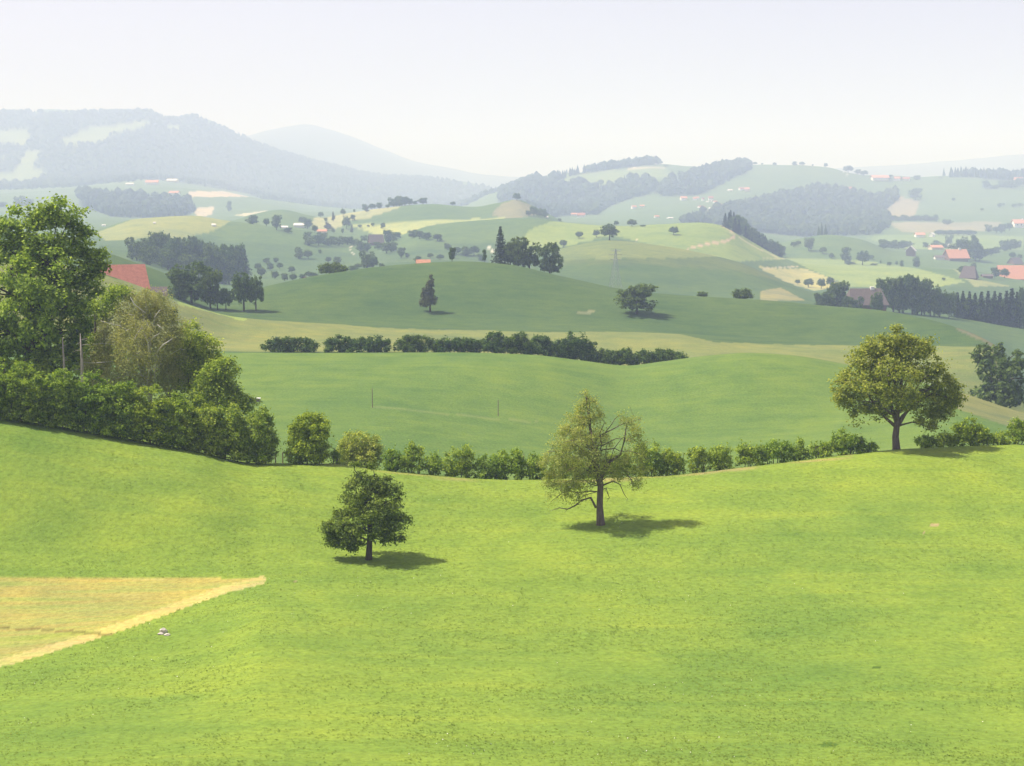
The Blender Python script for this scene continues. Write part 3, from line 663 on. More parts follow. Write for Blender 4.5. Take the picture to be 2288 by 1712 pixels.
for (u, Yd, h, lab) in [(148, 151.0, 9.0, 'thinner dead spruce stem with pale bare trunk under the maple'), (188, 150.0, 9.6, 'thicker dead spruce stem with pale bare trunk beside the birch')]:
    b = at(u, Yd); root = tag(empty('dead_spruce', b), lab, 'dead tree'); tb = Buf(); w = .14 if u == 148 else .19
    tube(tb, [(0,0,-.3),(0.02,0,h*.4),(0,.03,h*.75),(-.05,0,h)], [w*1.1, w, w*.75, .03], 8)
    obj('trunk', tb.mesh('trunk', [M['bark_dead']], True), root)
    for q in range(24):
        z = 1.5 + (h*.95-1.5)*(q + r.random())/24; a = r.uniform(0, 2*pi); ln = r.uniform(.35, 1.0); db = Buf()
        tube(db, [(0,0,z),(cos(a)*ln*.6, sin(a)*ln*.6, z+.06),(cos(a)*ln, sin(a)*ln, z-.12)], [.03,.02,.008], 4)
        obj('twig', db.mesh('twig', [M['bark_dead']]), root)

for (nm, lab, u, Yd, bl, n, mat, seed, tall) in [
  ('alder_tree', 'fresh green bushy tree at the right shoulder of the birch', 440, 154, [(430,760,34,34),(455,785,36,34),(425,800,40,34),(450,825,40,36),(475,805,22,28),(415,845,36,30),(455,860,36,26)], 330, 'maple', 7, 760),
  ('willow_shrub', 'light green loose shrub with feathery tips at the end of the tall trees', 485, 149, [(490,830,24,30),(470,855,30,34),(505,850,20,26),(455,890,34,34),(495,890,38,34),(525,900,26,30),(515,815,14,18),(550,905,16,22)], 300, 'bushy', 8, 830),
  ('elder_shrub', 'small dark leafy tree between the maple and the birch', 212, 153, [(215,800,26,26),(205,830,30,26),(225,770,20,24),(270,655,26,18),(250,665,22,18),(235,690,26,24)], 190, 'maple', 9, 640)]:
    b = at(u, float(Yd)); Y = float(Yd)
    bl = [pblob(x[0], x[1], x[2], x[3], Y, b) for x in bl]
    top = ppt(u, tall + 30, Y, b)
    near_tree(nm, lab, b, [(0,0,0), top*.35, top*.7, top], [.16,.13,.09,.03], bl, n, 40, 0.32, 0.26, mat, 'bark', seed, n_limb=16, r0=.07, frac=(.1,.8), cat='tree' if 'tree' in nm else 'shrub')
# sapling spruce and the white trough in the meadow behind the hedge
b = at(553, 163.0); root = tag(empty('spruce_sapling', b), 'tiny thin spruce sapling poking above the hedge', 'tree')
tb = Buf(); h = (1005-862)*163/F_PX; tube(tb, [(0,0,-.2),(0,0,h)], [.06,.02], 6); obj('trunk', tb.mesh('trunk', [M['bark']]), root)
V, Fc = spruce_mesh(r, h*.80, 1.5, 12, .1, .28, 10); obj('crown', quad_mesh('crown', V, Fc, [M['spruce']]), root)

# ------------------------------------------------------------------ near hedge bushes
def bush(u, top, hw, base_v, Yd, mat, label, name='hedge_bush', group=None, seed=0, leaf=0.24, dens=1.0, depth=None, spiky=0.0, skirt=0.0):
    r = np.random.default_rng(1000 + seed)
    b = at(u, Yd); k = Yd/F_PX
    v0 = float(uv_of(*b)[1]); H = max(0.6, (v0 - top)*k); W = hw*k; D = depth if depth else max(1.2, W*0.95)
    bl = [(0,0,H*.55,W*.86,D*.9,H*.44), (-W*.36,-.1*D,H*.38,W*.58,D*.9,H*.37), (W*.36,.1*D,H*.38,W*.58,D*.9,H*.37), (0,-.3*D,H*.3,W*.8,D*.7,H*.30), (-W*.45,-.25*D,H*.2,W*.5,D*.8,H*.2), (W*.45,-.25*D,H*.2,W*.5,D*.8,H*.2)]
    for q in range(9):
        a = r.uniform(-.85,.85); t = r.uniform(.42,.84); bl.append((a*W*.85, r.uniform(-.6,.5)*D, H*t*(1-.28*a*a), W*r.uniform(.16,.34), D*.4, H*r.uniform(.1,.2)))
    area = W*H*2.2 + W*D*2
    n = int(np.clip(area*12*dens, 50, 760)); per = 22
    C, N, cl = clumps(bl, n, per, 0.17*max(1, leaf/0.27), r, 0.55, 0, 0.45, 0.7, 0.38*max(1, leaf/0.3), 0.2)
    if spiky:
        # upright shoots sticking out of the outline
        ns = int(26*spiky); s0 = cl[r.choice(len(cl), ns)]; ln = r.uniform(.25,.7,ns)
        q = np.repeat(s0, 9, 0) + np.tile(np.linspace(0,1,9), ns)[:,None]*np.repeat(np.stack([r.normal(0,.22,ns), r.normal(0,.22,ns), np.ones(ns)],1)*ln[:,None], 9, 0) + r.normal(0,.05,(ns*9,3))
        C = np.concatenate([C, q]); N = np.concatenate([N, unit(r.normal(size=q.shape) + np.array([0,0,.3]))])
    keep = C[:,2] > 0.02; C, N = C[keep], N[keep]
    root = tag(empty(name, b), label, 'bush', group)
    V, Fc = leaves(C, N, leaf*r.uniform(.65,1.3,len(C)), r, 0.62)
    obj('foliage', quad_mesh('foliage', V, Fc, [M[mat]]), root)
    for q in range(5):
        x0 = r.uniform(-.55,.55)*W; e = np.array([x0*1.4, r.uniform(-.5,.5)*D, H*r.uniform(.55,.85)])
        sm = Buf(); tube(sm, wob(curve((x0, r.uniform(-.3,.3)*D, -.15), e, n=5), .06, r), np.linspace(.055,.012,5), 5); obj('stem', sm.mesh('stem', [M['bark']], True), root)
    return root
G1 = 'tall hornbeam hedge under the left trees'
BL = [(-20,786,62,138.0),(62,800,56,138.0),(135,812,52,138.5),(205,822,52,139.0),(272,842,50,139.0),(338,852,52,139.2),(398,868,46,139.5),(452,884,50,140.0),(512,892,50,140.3),(575,903,50,140.8)]
LAB1 = ['hedge section farthest from the gap, under the outer maple boughs', 'hedge section directly below the maple trunk', 'hedge section below the thinner dead spruce stem', 'hedge section below the thicker dead spruce stem',
        'hedge section where the maple and birch crowns meet', 'hedge section directly below the birch trunk', 'hedge section below the ragged spruce', 'lighter leaved hedge section below the fresh green bushy tree',
        'lighter leaved hedge section below the light loose shrub', 'last hedge section before the gap, rounded at its end']
for i, (u, top, hw, Yd) in enumerate(BL):
    lab = LAB1[i]
    bush(u, top, hw, 0, Yd, 'hedge' if u < 440 else 'bushy', lab, 'hedge_bush', G1, i, 0.24, 1.5, 2.2)
for i, (u, top, hw, lab) in enumerate([(20,790,60,'shaded hazel bush under the maple, left of its trunk'),(125,782,50,'shaded hazel bush between the maple trunk and the dead stems'),(205,800,44,'shaded hazel bush at the foot of the dead stems'),(285,850,50,'shaded bush under the birch')]):
    bush(u, top, hw, 0, 155.0 if u < 200 else 156.0, 'hedge', lab, 'hazel_bush', None, 80+i, 0.34, 0.8, 2.2)
bush(689, 916, 50, 0, 142.3, 'hedge', 'dense round dark bush standing just right of the hedge gap', 'round_bush', None, 20, 0.22, 2.1, 2.3)
bush(803, 956, 54, 0, 145.5, 'hedge_pale', 'pale yellow green bush rising behind the dark pear tree', 'pale_bush', None, 21, 0.20, 2.2, 2.0, 0.8)
bush(750, 1006, 13, 0, 143, 'bushy', 'small thin sapling bush between the round bush and the pale bush', 'sapling_bush', None, 22, 0.14, 0.7, .7, 0.6)
G2 = 'low bushes of the hedge between the pear trees'; G3 = 'low bushes of the hedge towards the walnut tree'; G4 = 'low bushes right of the walnut tree'; G5 = 'low bushes behind the thin pear tree'
C2 = [(878,1000,28,0),(922,983,30,1),(968,1006,20,5),(1024,988,42,2),(1092,1008,34,3),(1146,998,38,4),(1200,1004,32,6)]
L2 = {0:'low leafy hedge bush next to the pale bush', 5:'small low hedge bush between the pointed bush and the broad light topped one', 6:'low hedge bush touching the thin pear tree crown', 1:'pointed bush standing higher in the hedge right of the dark pear tree', 2:'broad light topped bush midway in the hedge between the pear trees',
      3:'low bush left of the dense dark bush by the thin pear tree', 4:'dense dark leaved bush in the hedge left of the thin pear tree'}
for i, (u, top, hw, q) in enumerate(C2):
    bush(u, top, hw, 0, 143.0, 'bushy' if q != 4 else 'hedge', L2[q], 'hedge_bush', G2, 30+i, 0.215, 1.0, 1.4, 0.9)
for i, (u, top, hw) in enumerate([(1262,1012,34),(1322,1014,34),(1380,1010,34)]):
    bush(u, top, hw, 0, 143.5, 'bushy', 'hedge bush half hidden behind the thin pear tree', 'hedge_bush', G5, 40+i, 0.215, 1.0, 1.4, 0.6)
C3 = [(1447,984,42,0),(1502,1000,34,1),(1560,990,24,2),(1606,992,32,2),(1680,984,38,2),(1734,974,32,2),(1782,982,28,2),(1834,986,26,2),(1888,958,40,3),(1930,982,26,4)]
L3 = {0:'dense dark bush in the hedge right of the thin pear tree', 1:'bright green bush beside the dense dark one', 2:'low clipped bush in the hedge running up to the walnut tree',
      3:'taller bush near the walnut tree end of the hedge', 4:'sloping end bush of the hedge left of the walnut trunk'}
for i, (u, top, hw, q) in enumerate(C3):
    lab = L3[q] if q != 2 else 'low hedge bush, %s after the bright green bush towards the walnut tree' % ('first','second','third','fourth','fifth','sixth')[i-2]
    bush(u, top, hw, 0, float(np.interp(u, [1447,1700,1930], [143.5,145.5,148.5])), 'hedge' if q == 0 else 'bushy', lab, 'hedge_bush', G3, 50+i, 0.215, 1.0, 1.4, 0.9)
C4 = [(2068,972,22,0),(2110,966,26,1),(2162,930,40,2),(2200,962,26,3),(2232,968,22,3),(2280,926,36,4)]
L4 = {0:'small dark bush right of the walnut trunk',1:'thin reddish bush beside the small dark bush',2:'tall dark topped bush right of the walnut tree',3:'low thin bush between the two taller right hand bushes',4:'rounded light green bush at the end of the right hedge'}
for i, (u, top, hw, q) in enumerate(C4):
    bush(u, top, hw, 0, 151.5, 'hedge' if q in (0,2) else 'bushy', L4[q], 'hedge_bush', G4, 60+i, 0.215, 1.0 if q != 3 else .5, 1.4, 0.8)

# ------------------------------------------------------------------ small things on the meadow
def stone(b, s, seed, label):
    r = np.random.default_rng(seed); import bmesh
    bm = bmesh.new(); bmesh.ops.create_icosphere(bm, subdivisions=2, radius=1)
    for v in bm.verts:
        k = 1 + r.normal(0, .13); v.co = Vector((v.co.x*s[0]*k, v.co.y*s[1]*k, v.co.z*s[2]*k + s[2]*.45))
    me = bpy.data.meshes.new('field_stone'); bm.to_mesh(me); bm.free(); me.materials.append(M['stone'])
    return tag(obj('field_stone', me, None, b), label, 'stone')
stone(hit(365, 1414, 60, 130), (.26,.22,.24), 1, 'taller pale stone lying in the grass below the stubble field')
stone(hit(359, 1418, 60, 130), (.20,.16,.09), 2, 'flat pale stone beside the taller one')
stone(hit(374, 1420, 60, 130), (.22,.16,.10), 3, 'darker flat stone beside the taller pale stone')
def post(u, Yd, h, label, w=.06):
    b = at(u, Yd); bf = Buf(); tube(bf, [(0,0,-.2),(0,0,h*.96),(0,0,h)], [w,w*.95,w*.6], 7)
    return tag(obj('fence_post', bf.mesh('fence_post', [M['wood']]), None, b), label, 'post')
post(632, 144.5, 1.1, 'wooden fence post in the hedge gap')
post(616, 147.0, 1.0, 'second wooden fence post behind the hedge gap')
post(745, 143.2, 1.2, 'wooden post beside the thin sapling bush')
def pole(u, v, hpx, lo, hi, label):
    b = hit(u, v, lo, hi); h = hpx*b[1]/F_PX; bf = Buf(); tube(bf, [(0,0,-.3),(0,0,h*.97),(0,0,h)], [.075,.06,.03], 7)
    return tag(obj('line_pole', bf.mesh('line_pole', [M['wood']]), None, b), label, 'pole')
pole(832, 911, 44, 180, 298, 'thin pole on the middle meadow below the long hedge')
pole(1113, 930, 38, 180, 298, 'thin pole on the middle meadow left of the thin pear tree top')
b = hit(575, 897, 165, 298); bf = Buf(); box(bf, (-.42,-.3,.0),(.42,.3,.45)); box(bf, (-.5,-.36,.45),(.5,.36,.55), 1)
tag(obj('water_trough', bf.mesh('water_trough', [M['wood'], M['wall_white']]), None, b), 'small white topped trough behind the hedge end', 'trough')

# ------------------------------------------------------------------ shared kinds of distant tree (height 1, width 1)
def proto(kind, seed):
    r = np.random.default_rng(seed)
    tb = Buf(); mat = 'far'
    if kind == 'spruce':
        tube(tb, [(0,0,-.03),(0,0,.5),(0,0,.98)], [.022,.014,.003], 5)
        V, Fc = spruce_mesh(r, 1.0, .50, 22, .02, .085, 12); mat = 'far_spruce'
    else:
        if kind == 'round':   z0, bl = .2, [(0,0,.62,.44,.44,.34)] + [(.27*cos(a), .27*sin(a), r.uniform(.36,.62), .22,.22,.18) for a in np.linspace(0, 2*pi, 9)] + [(.2*cos(a), .2*sin(a), r.uniform(.68,.84), .2,.2,.14) for a in np.linspace(0.3, 5.5, 5)]
        elif kind == 'oval':  z0, bl = .12, [(0,0,.56,.36,.36,.42)] + [(r.uniform(-.26,.26), r.uniform(-.26,.26), r.uniform(.25,.88), .2,.2,.14) for _ in range(12)]
        elif kind == 'loose': z0, bl = .16, [(r.uniform(-.28,.28)*(1.2-z), r.uniform(-.28,.28)*(1.2-z), z, .22*(1.25-z),.22*(1.25-z),.12) for z in np.linspace(.25,.93,14)]
        elif kind == 'wood':  z0, bl = .03, [(0,0,.48,.45,.45,.46)] + [(r.uniform(-.34,.34), r.uniform(-.34,.34), r.uniform(.2,.86), .24,.24,.15) for _ in range(14)]
        else:                 z0, bl = .0, [(0,0,.45,.46,.46,.44)] + [(r.uniform(-.36,.36), r.uniform(-.36,.36), r.uniform(.2,.8), .2,.2,.2) for _ in range(12)]
        n, per = (300, 11) if kind == 'loose' else (380, 13)
        C, N, cl = clumps(bl, n, per, .032, r, .55, 0, .5, .7, .12, .25)
        k = C[:,2] > .01; C, N = C[k], N[k]
        V, Fc = leaves(C, N, .066*r.uniform(.65,1.35,len(C)), r, .75)
        tube(tb, [(0,0,-.03),(0,0,z0+.1),(0.01,0,.62)], [.042,.032,.008], 6)
        limbs(tb, [(0,0,0),(0,0,.3),(0,0,.7)], spread_pick(cl, 9, r), r, r0=.025, r1=.004, frac=(.35,.8), k=4)
        if kind == 'loose': mat = 'far_olive'
    bark = 'bark_dark'
    crown = quad_mesh('crown', V, Fc, [M[mat]]); trunk = tb.mesh('trunk', [M[bark]])
    # one mesh for trees too small to show their parts
    tv = np.concatenate(tb.v); quads = np.array([q for q in tb.f if len(q) == 4])
    both = quad_mesh('tree', np.concatenate([V, tv]), np.concatenate([Fc, quads + len(V)]), [M[mat], M[bark]], np.concatenate([np.zeros(len(Fc)), np.ones(len(quads))]))
    return crown, trunk, both
PROTO = {k: [proto(k, 200 + 10*i + j) for j in range(2)] for i, k in enumerate(('round','oval','loose','wood','bush','spruce'))}
NAMES = dict(round='round_tree', oval='tall_tree', loose='fruit_tree', wood='woodland_tree', bush='bush', spruce='spruce_tree')
trr = np.random.default_rng(77)
def far_tree(u, v, hp, wp, kind, label, group=None, Y=None, lo=300, hi=9000, parts=False, name=None):
    b = at(u, Y) if Y else hit(u, v, lo, hi)
    H = hp*b[1]/F_PX; W = wp*b[1]/F_PX
    if Y and v is not None:          # foot hidden behind a crest: keep the top where it is seen
        top = float(px(u, v - hp, Y)[2]); H = max(H, top - b[2])
    if kind == 'spruce': W = max(W, 0.6*H)
    p = PROTO[kind][int(trr.integers(2))]; rz = float(trr.uniform(0, 2*pi))
    nm = name or NAMES[kind]
    if parts:
        root = empty(nm, b, rz); root.scale = (W, W, H); obj('trunk', p[1], root); obj('foliage' if kind == 'bush' else 'crown', p[0], root)
    else:
        root = obj(nm, p[2], None, b); root.rotation_euler = (0,0,rz); root.scale = (W, W, H)
    return tag(root, label, 'bush' if kind == 'bush' else 'tree', group)

# hedges and trees along the middle crest
MIDG = 'clipped hedge along the middle crest'
for (u, top, base, hw, kind, lab, nm) in [
  (650,751,790,62,'bush','low rounded bush at the left end of the middle crest hedge','hedge_bush'),
  (765,750,790,40,'bush','clipped hedge block standing alone between two gaps on the middle crest','hedge_bush'),(832,751,790,44,'bush','clipped hedge block standing alone between two gaps on the middle crest','hedge_bush'),
  (932,750,790,50,'bush','clipped hedge block left of the taller trees on the middle crest','hedge_bush'),(1005,753,790,36,'bush','clipped hedge block left of the taller trees on the middle crest','hedge_bush'),(1055,753,790,34,'bush','clipped hedge block left of the taller trees on the middle crest','hedge_bush'),
  (1105,741,793,24,'wood','small tree standing up out of the middle crest hedge','hedge_tree'),(1136,749,795,20,'wood','small tree standing up out of the middle crest hedge','hedge_tree'),(1162,742,797,22,'wood','small tree standing up out of the middle crest hedge','hedge_tree'),
  (1186,756,799,18,'wood','small tree standing up out of the middle crest hedge','hedge_tree'),(1212,744,802,25,'wood','small tree standing up out of the middle crest hedge','hedge_tree'),(1248,758,806,22,'wood','small tree standing up out of the middle crest hedge','hedge_tree'),
  (1288,740,812,42,'wood','broadest and tallest tree in the middle crest hedge','hedge_tree'),
  (1345,777,818,36,'bush','low hedge block right of the tall hedge trees dipping behind the meadow','hedge_bush'),(1400,780,820,38,'bush','low hedge block right of the tall hedge trees dipping behind the meadow','hedge_bush'),(1452,779,818,38,'bush','low hedge block right of the tall hedge trees dipping behind the meadow','hedge_bush'),(1500,782,812,34,'bush','low hedge block right of the tall hedge trees dipping behind the meadow','hedge_bush')]:
    if lab.startswith('small tree standing up'): lab = '%s small tree standing up out of the middle crest hedge, counted from the clipped blocks' % {1105:'first',1136:'second',1162:'third',1186:'fourth',1212:'fifth',1248:'sixth'}[u]
    bush(u, top, hw*1.12, 0, 303.0 + (4 if 1200 < u else 0), 'mid_hedge', lab, nm, MIDG, 300 + int(u), 0.46, 0.34 if kind == 'bush' else 0.42, 2.4)
# trees on and behind the broad hill
far_tree(961, 697, 77, 56, 'loose', 'thin grey brown tree alone on the broad hill', None, lo=400, hi=600, parts=True)
far_tree(1423, 702, 68, 90, 'wood', 'round spreading tree alone on the right shoulder of the broad hill', None, lo=400, hi=600, parts=True)
CG = 'dark tree group behind the top of the broad hill'
for (u, v, hp, wp, k, lab) in [(1118,603,83,48,'spruce','dark pointed spruce at the left of the hilltop tree group'),(1158,608,66,50,'wood','broad dark tree in the hilltop group between spruce and end tree'),(1183,612,62,44,'wood','broad dark tree in the hilltop group between spruce and end tree'),
                               (1140,606,52,40,'wood','broad dark tree in the hilltop group between spruce and end tree'),(1228,622,70,56,'wood','dark end tree of the hilltop group, slightly apart')]:
    far_tree(u, v, hp, wp, k, lab, CG, Y=566.0, parts=True)
far_tree(1010, 589, 31, 18, 'oval', 'small slim sapling tree on the top of the broad hill', None, Y=563.0, parts=True)
far_tree(1083, 582, 24, 11, 'oval', 'tiny sapling left of the pointed hilltop spruce', None, Y=566.0, parts=True)
bush(746, 590, 33, 0, 545.0, 'far', 'dark rounded bush on the left flank of the broad hill', 'rounded_bush', None, 91, 0.8, 0.2, 4.0)
bush(1660, 646, 20, 0, 531.0, 'far', 'dark low bush on the right brow of the broad hill', 'low_bush', None, 92, 0.7, 0.3, 2.6)
bush(1568, 654, 9, 0, 534.0, 'far', 'tiny bush on the brow of the broad hill', 'tiny_bush', None, 93, 0.6, 0.5, 1.3)
far_tree(2232, 925, 150, 128, 'wood', 'big dark tree below the crest beside the walnut tree', None, Y=318.0, parts=True)
LG = 'orchard trees in the dip left of the broad hill'
for (u, v, hp, wp, k, lab) in [(428,690,92,82,'wood','large dense tree in the dip right of the birch'),(470,680,78,54,'wood','large dense tree in the dip right of the birch'),(486,680,36,36,'round','short trunked orchard tree below the dense trees in the dip'),(505,676,34,30,'round','short trunked orchard tree below the dense trees in the dip'),
                               (545,668,62,58,'round','broad orchard tree at the foot of the broad hill'),(572,660,46,40,'round','broad orchard tree at the foot of the broad hill'),(400,640,36,50,'wood','low tree at the upper edge of the dip')]:
    far_tree(u, v, hp, wp, k, lab, LG, Y=470.0, parts=True)
WG = 'tall wood in the valley left'
for i, (u, top, base) in enumerate([(306,530,570),(322,534,572),(336,534,590),(352,521,595),(370,528,600),(388,534,606),(404,530,610),(424,527,612),(444,532,618),(460,540,622),(478,546,630),(496,552,636),(512,550,640),(528,552,645),(545,560,648),(335,560,602),(375,565,612),(420,570,620),(465,575,632),(505,582,645)]):
    k = 'spruce' if i in (1, 14) else 'wood'
    far_tree(u, base, base-top, 44 if k == 'wood' else 24, k, 'tall hazy tree in the long wood beyond the red roof' if k == 'wood' else 'narrow spruce top in the long wood beyond the red roof', WG, Y=930.0 + 8*i % 40 + (i >= 15)*-25, parts=True)

# scattered trees read from the picture: (crop x, crop y of the foot, height, width) in crop pixels
def batch(items, u0, v0, sc, label, group, kinds, lo, hi, parts=False, Y=None):
    for i, (x, y, h, w) in enumerate(items):
        far_tree(u0 + x/sc, v0 + y/sc, h/sc*1.08, w/sc*1.12, kinds[i % len(kinds)], label, group, Y=Y, lo=lo, hi=hi, parts=parts)
K2 = (560, 360, 3.687)
batch([(578,465,45,45),(620,500,30,35),(680,500,75,40),(762,450,55,40),(853,425,25,22),(957,420,35,50),(790,560,100,70),(840,490,45,45),(630,570,60,100),(680,595,40,30),(757,600,40,25),(835,600,70,30)],
      *K2, 'small orchard tree on the yellow slope left of the pale long field', 'orchard on the yellow slope', ('round','oval','loose'), 1300, 2200)
batch([(900,550,25,35),(968,542,15,25),(1005,540,30,28),(1090,562,50,40)], *K2, 'small tree at the edge of the long yellow field', 'trees at the yellow field', ('round','oval'), 1250, 2200)
batch([(940,395,50,45),(1000,390,45,60),(1060,395,50,45),(1128,390,30,35)], *K2, 'low tree on the crest above the orchard slope', 'crest trees above the orchard', ('wood','round'), 1500, 2200)
batch([(1180,370,75,80),(1225,370,78,80),(1270,370,72,80),(1310,362,50,50),(1355,355,30,40),(1420,348,50,65)], *K2, 'tree in the small copse on the far green crest', 'copse on the far green crest', ('wood',), 1600, 2200)
batch([(1665,357,30,45)], *K2, 'single low tree on the far green crest right of the copse', None, ('round',), 1600, 2200)
batch([(215,570,120,80)], *K2, 'tall dark tree beside the white farm sheds', None, ('wood',), 1200, 2200)
batch([(130,540,65,50),(310,595,45,60),(430,515,55,70),(470,560,80,70),(530,590,60,50),(20,520,70,90)], *K2, 'leafy tree around the white farm sheds', 'trees around the white sheds', ('round','wood'), 1200, 2200)
batch([(470,630,45,60),(590,630,40,70),(480,695,70,80),(560,695,80,90),(640,695,70,90),(720,695,70,90),(800,690,65,90),(850,690,50,60)], *K2, 'tree in the hedgerow above the brown farm track', 'hedgerow above the farm track', ('wood',), 1000, 2000)
batch([(935,660,45,50),(1135,690,110,80),(1180,660,70,60),(1215,640,50,50),(1340,630,60,80),(1390,640,60,70),(1450,650,60,70),(1540,660,55,80),(900,740,80,70),(960,750,70,80),(1050,730,60,70),(1120,760,80,100),(1180,740,70,60),(1240,800,80,70),(1290,800,40,30)],
      *K2, 'dense valley tree around the big brown farm roof', 'trees around the brown farm', ('wood','oval'), 900, 2000)
batch([(960,890,140,100),(1010,890,100,80),(1080,890,45,40),(620,900,50,60),(840,905,40,70),(880,890,45,60)], *K2, 'hazy tree in the valley just behind the broad hill', 'valley trees behind the broad hill', ('wood','round'), 640, 1500)
batch([(395,805,90,70),(475,805,70,70),(570,760,30,25),(640,840,50,50),(715,850,60,60)], *K2, 'small tree on the green slope left of the farm track', 'trees on the slope by the track', ('wood','round'), 700, 1500)
batch([(90,960,80,70),(200,970,60,60),(280,990,60,60),(350,990,60,60),(520,970,50,60),(340,920,50,60),(240,890,50,50),(130,840,40,60),(210,840,40,50),(60,900,60,60),(160,900,60,60),(430,985,50,60),(480,960,50,60)],
      *K2, 'orchard tree in the hazy valley left of the broad hill', 'orchard in the hazy valley', ('round','wood','oval'), 640, 1500)
batch([(1620,730,50,50),(1700,770,60,70),(1770,780,70,80),(1840,780,80,80),(1900,820,50,60),(1480,800,40,50),(1380,830,45,60),(1560,815,45,60),(1660,800,50,60)], *K2, 'hazy tree in the belt left of the hilltop spruce', 'tree belt left of the hilltop spruce', ('wood','round'), 640, 1600)
K3 = (1100, 330, 3.687)
batch([(202,437,60,60)], *K3, 'lone round tree on the top of the far brown knoll', None, ('round',), 1700, 2100, True)
batch([(340,560,70,60),(300,560,40,50),(385,565,60,50),(430,575,65,45)], *K3, 'tree in the small copse on the flank of the far brown knoll', 'copse on the brown knoll', ('wood',), 1400, 2100)
batch([(555,608,25,30)], *K3, 'small bush on the ridge right of the brown knoll copse', None, ('bush',), 1400, 2100)
batch([(1020,632,42,42)], *K3, 'small round tree on the ridge behind the lone linden', None, ('round',), 1400, 2100)
batch([(1150,650,57,80)], *K3, 'wide round tree on the ridge right of the linden', None, ('round',), 1400, 2100)
batch([(1240,650,14,45)], *K3, 'low bush on the ridge right of the wide round tree', None, ('bush',), 1400, 2100)
batch([(715,748,55,60)], *K3, 'small tree on the bright slope farthest from the linden', None, ('round',), 1100, 1600)
batch([(857,738,60,55)], *K3, 'small tree on the bright slope just left of the linden', None, ('round',), 1100, 1600)
batch([(585,822,60,60),(520,860,50,50)], *K3, 'small tree low on the bright slope above the hilltop group', 'two trees low on the bright slope', ('round',), 1060, 1600)
batch([(1495,718,65,75)], *K3, 'single small tree on the bright hill right of the linden', None, ('round',), 1200, 1600, True)
far_tree(1362, 538, 38, 40, 'round', 'big lone linden tree on the brow of its hill', None, Y=1050.0, parts=True, name='linden_tree')
WG2 = 'wood on the right flank of the bright hill'
for i in range(34):
    t = (i % 17)/16; row = i//17
    u = 1622 + 118*t + (8 if row else 0) + trr.normal(0, 1.5); v = 508 + 64*t - row*5; hp = (34 - 6*t)*trr.uniform(.85, 1.15) - 4*(row == 0) + (6 if t < .1 else 0)
    far_tree(u, v, hp, 19 if t > .1 else 14, 'spruce' if (t < .12 or trr.random() < .2) else 'wood', 'tree in the dense wood running down the right flank of the bright hill', WG2, lo=1300, hi=1750)
K4 = (1640, 340, 3.414)
batch([(160,97,20,35),(215,97,12,18),(310,105,25,30),(460,105,30,40),(520,105,30,40),(600,107,12,15),(700,120,35,28)], *K4, 'tiny tree on the skyline of the far right ridge', 'skyline trees on the far ridge', ('round','oval'), 3300, 5000)
batch([(870,147,52,75)], *K4, 'wider round tree on the far skyline beside a pale track', None, ('round',), 3300, 5000)
batch([(945,162,35,40),(990,182,40,60),(1190,215,40,40),(1270,215,25,40),(1395,210,30,55)], *K4, 'tree among the red roofed houses on the far ridge', 'trees among the ridge houses', ('wood','round'), 3000, 5000)
batch([(365,345,65,60),(430,345,60,55)], *K4, 'rounded tree beside the cream house above the broad wood', 'two trees by the cream house', ('round',), 2800, 4500)
batch([(1383,364,84,98)], *K4, 'large round tree alone on the far pale green slope', None, ('wood',), 2300, 4500)
batch([(1675,375,25,30),(1890,448,20,30),(2025,425,35,35),(2055,410,22,22),(2135,425,30,40),(2180,420,30,40)], *K4, 'tiny tree dotted on the far pale green slope', 'dots on the far pale slope', ('round',), 2200, 4500)
batch([(1920,280,60,60),(1980,280,30,60),(2060,270,50,80),(2120,275,60,80),(2180,260,60,80)], *K4, 'tree below the skyline wood on the right', 'trees below the skyline wood', ('wood',), 2500, 4500)
batch([(1540,530,50,35),(1625,555,40,70)] + [(1170 + 42*k, 522 + (k % 3)*3, 34 + (k*7 % 13), 55) for k in range(9)], *K4, 'tree in the hedgerow right of the broad wood', 'far hedgerow right of the broad wood', ('wood',), 1900, 3500)
batch([(1560 + 38*k, 632 + (k % 2)*3, 36, 55) for k in range(8)] + [(1940,610,55,50),(2000,620,50,55),(2040,620,70,60),(2100,600,60,50)], *K4, 'tree of the low belt in the far right valley', 'low belt in the far right valley', ('wood','round'), 1700, 3000)
batch([(570,755,95,80)], *K4, 'dark oval tree standing alone on the green knoll', None, ('oval',), 1300, 2200, True)
batch([(455,725,40,50),(678,775,50,55),(490,715,40,40)], *K4, 'pale small tree near the dark oval tree', 'pale trees on the green knoll', ('round',), 1300, 2200)
batch([(745,812,42,40),(870,860,36,40),(900,855,20,40),(1070,862,14,50),(1045,815,30,50)], *K4, 'low bush on the fence line between the two round trees', 'bushes on the fence line', ('bush',), 1200, 2000)
batch([(847,850,115,82)], *K4, 'round tree on the fence line, taller of a pair', None, ('oval',), 1200, 2000, True)
batch([(980,862,107,92)], *K4, 'round tree on the fence line, wider of a pair', None, ('round',), 1200, 2000, True)
batch([(1118,852,25,15),(1185,870,30,40),(1240,865,32,22),(1277,880,50,30)], *K4, 'tiny tree on the bright field left of the square dark tree', 'tiny trees on the bright field', ('round','oval'), 1200, 2000)
batch([(1388,880,75,52)], *K4, 'square dark tree in front of the wooden barn', None, ('wood',), 1200, 2000, True)
batch([(1140,735,65,80),(1255,740,65,80),(1325,725,45,70),(1200,735,50,70),(1290,735,50,60)], *K4, 'tree in the grove left of the farmyard', 'grove left of the farmyard', ('wood',), 1400, 2500)
batch([(1460,730,40,45),(1540,725,50,60),(1600,735,45,50),(1640,700,60,50)], *K4, 'tree behind the wooden barn', 'trees behind the wooden barn', ('wood',), 1400, 2500)
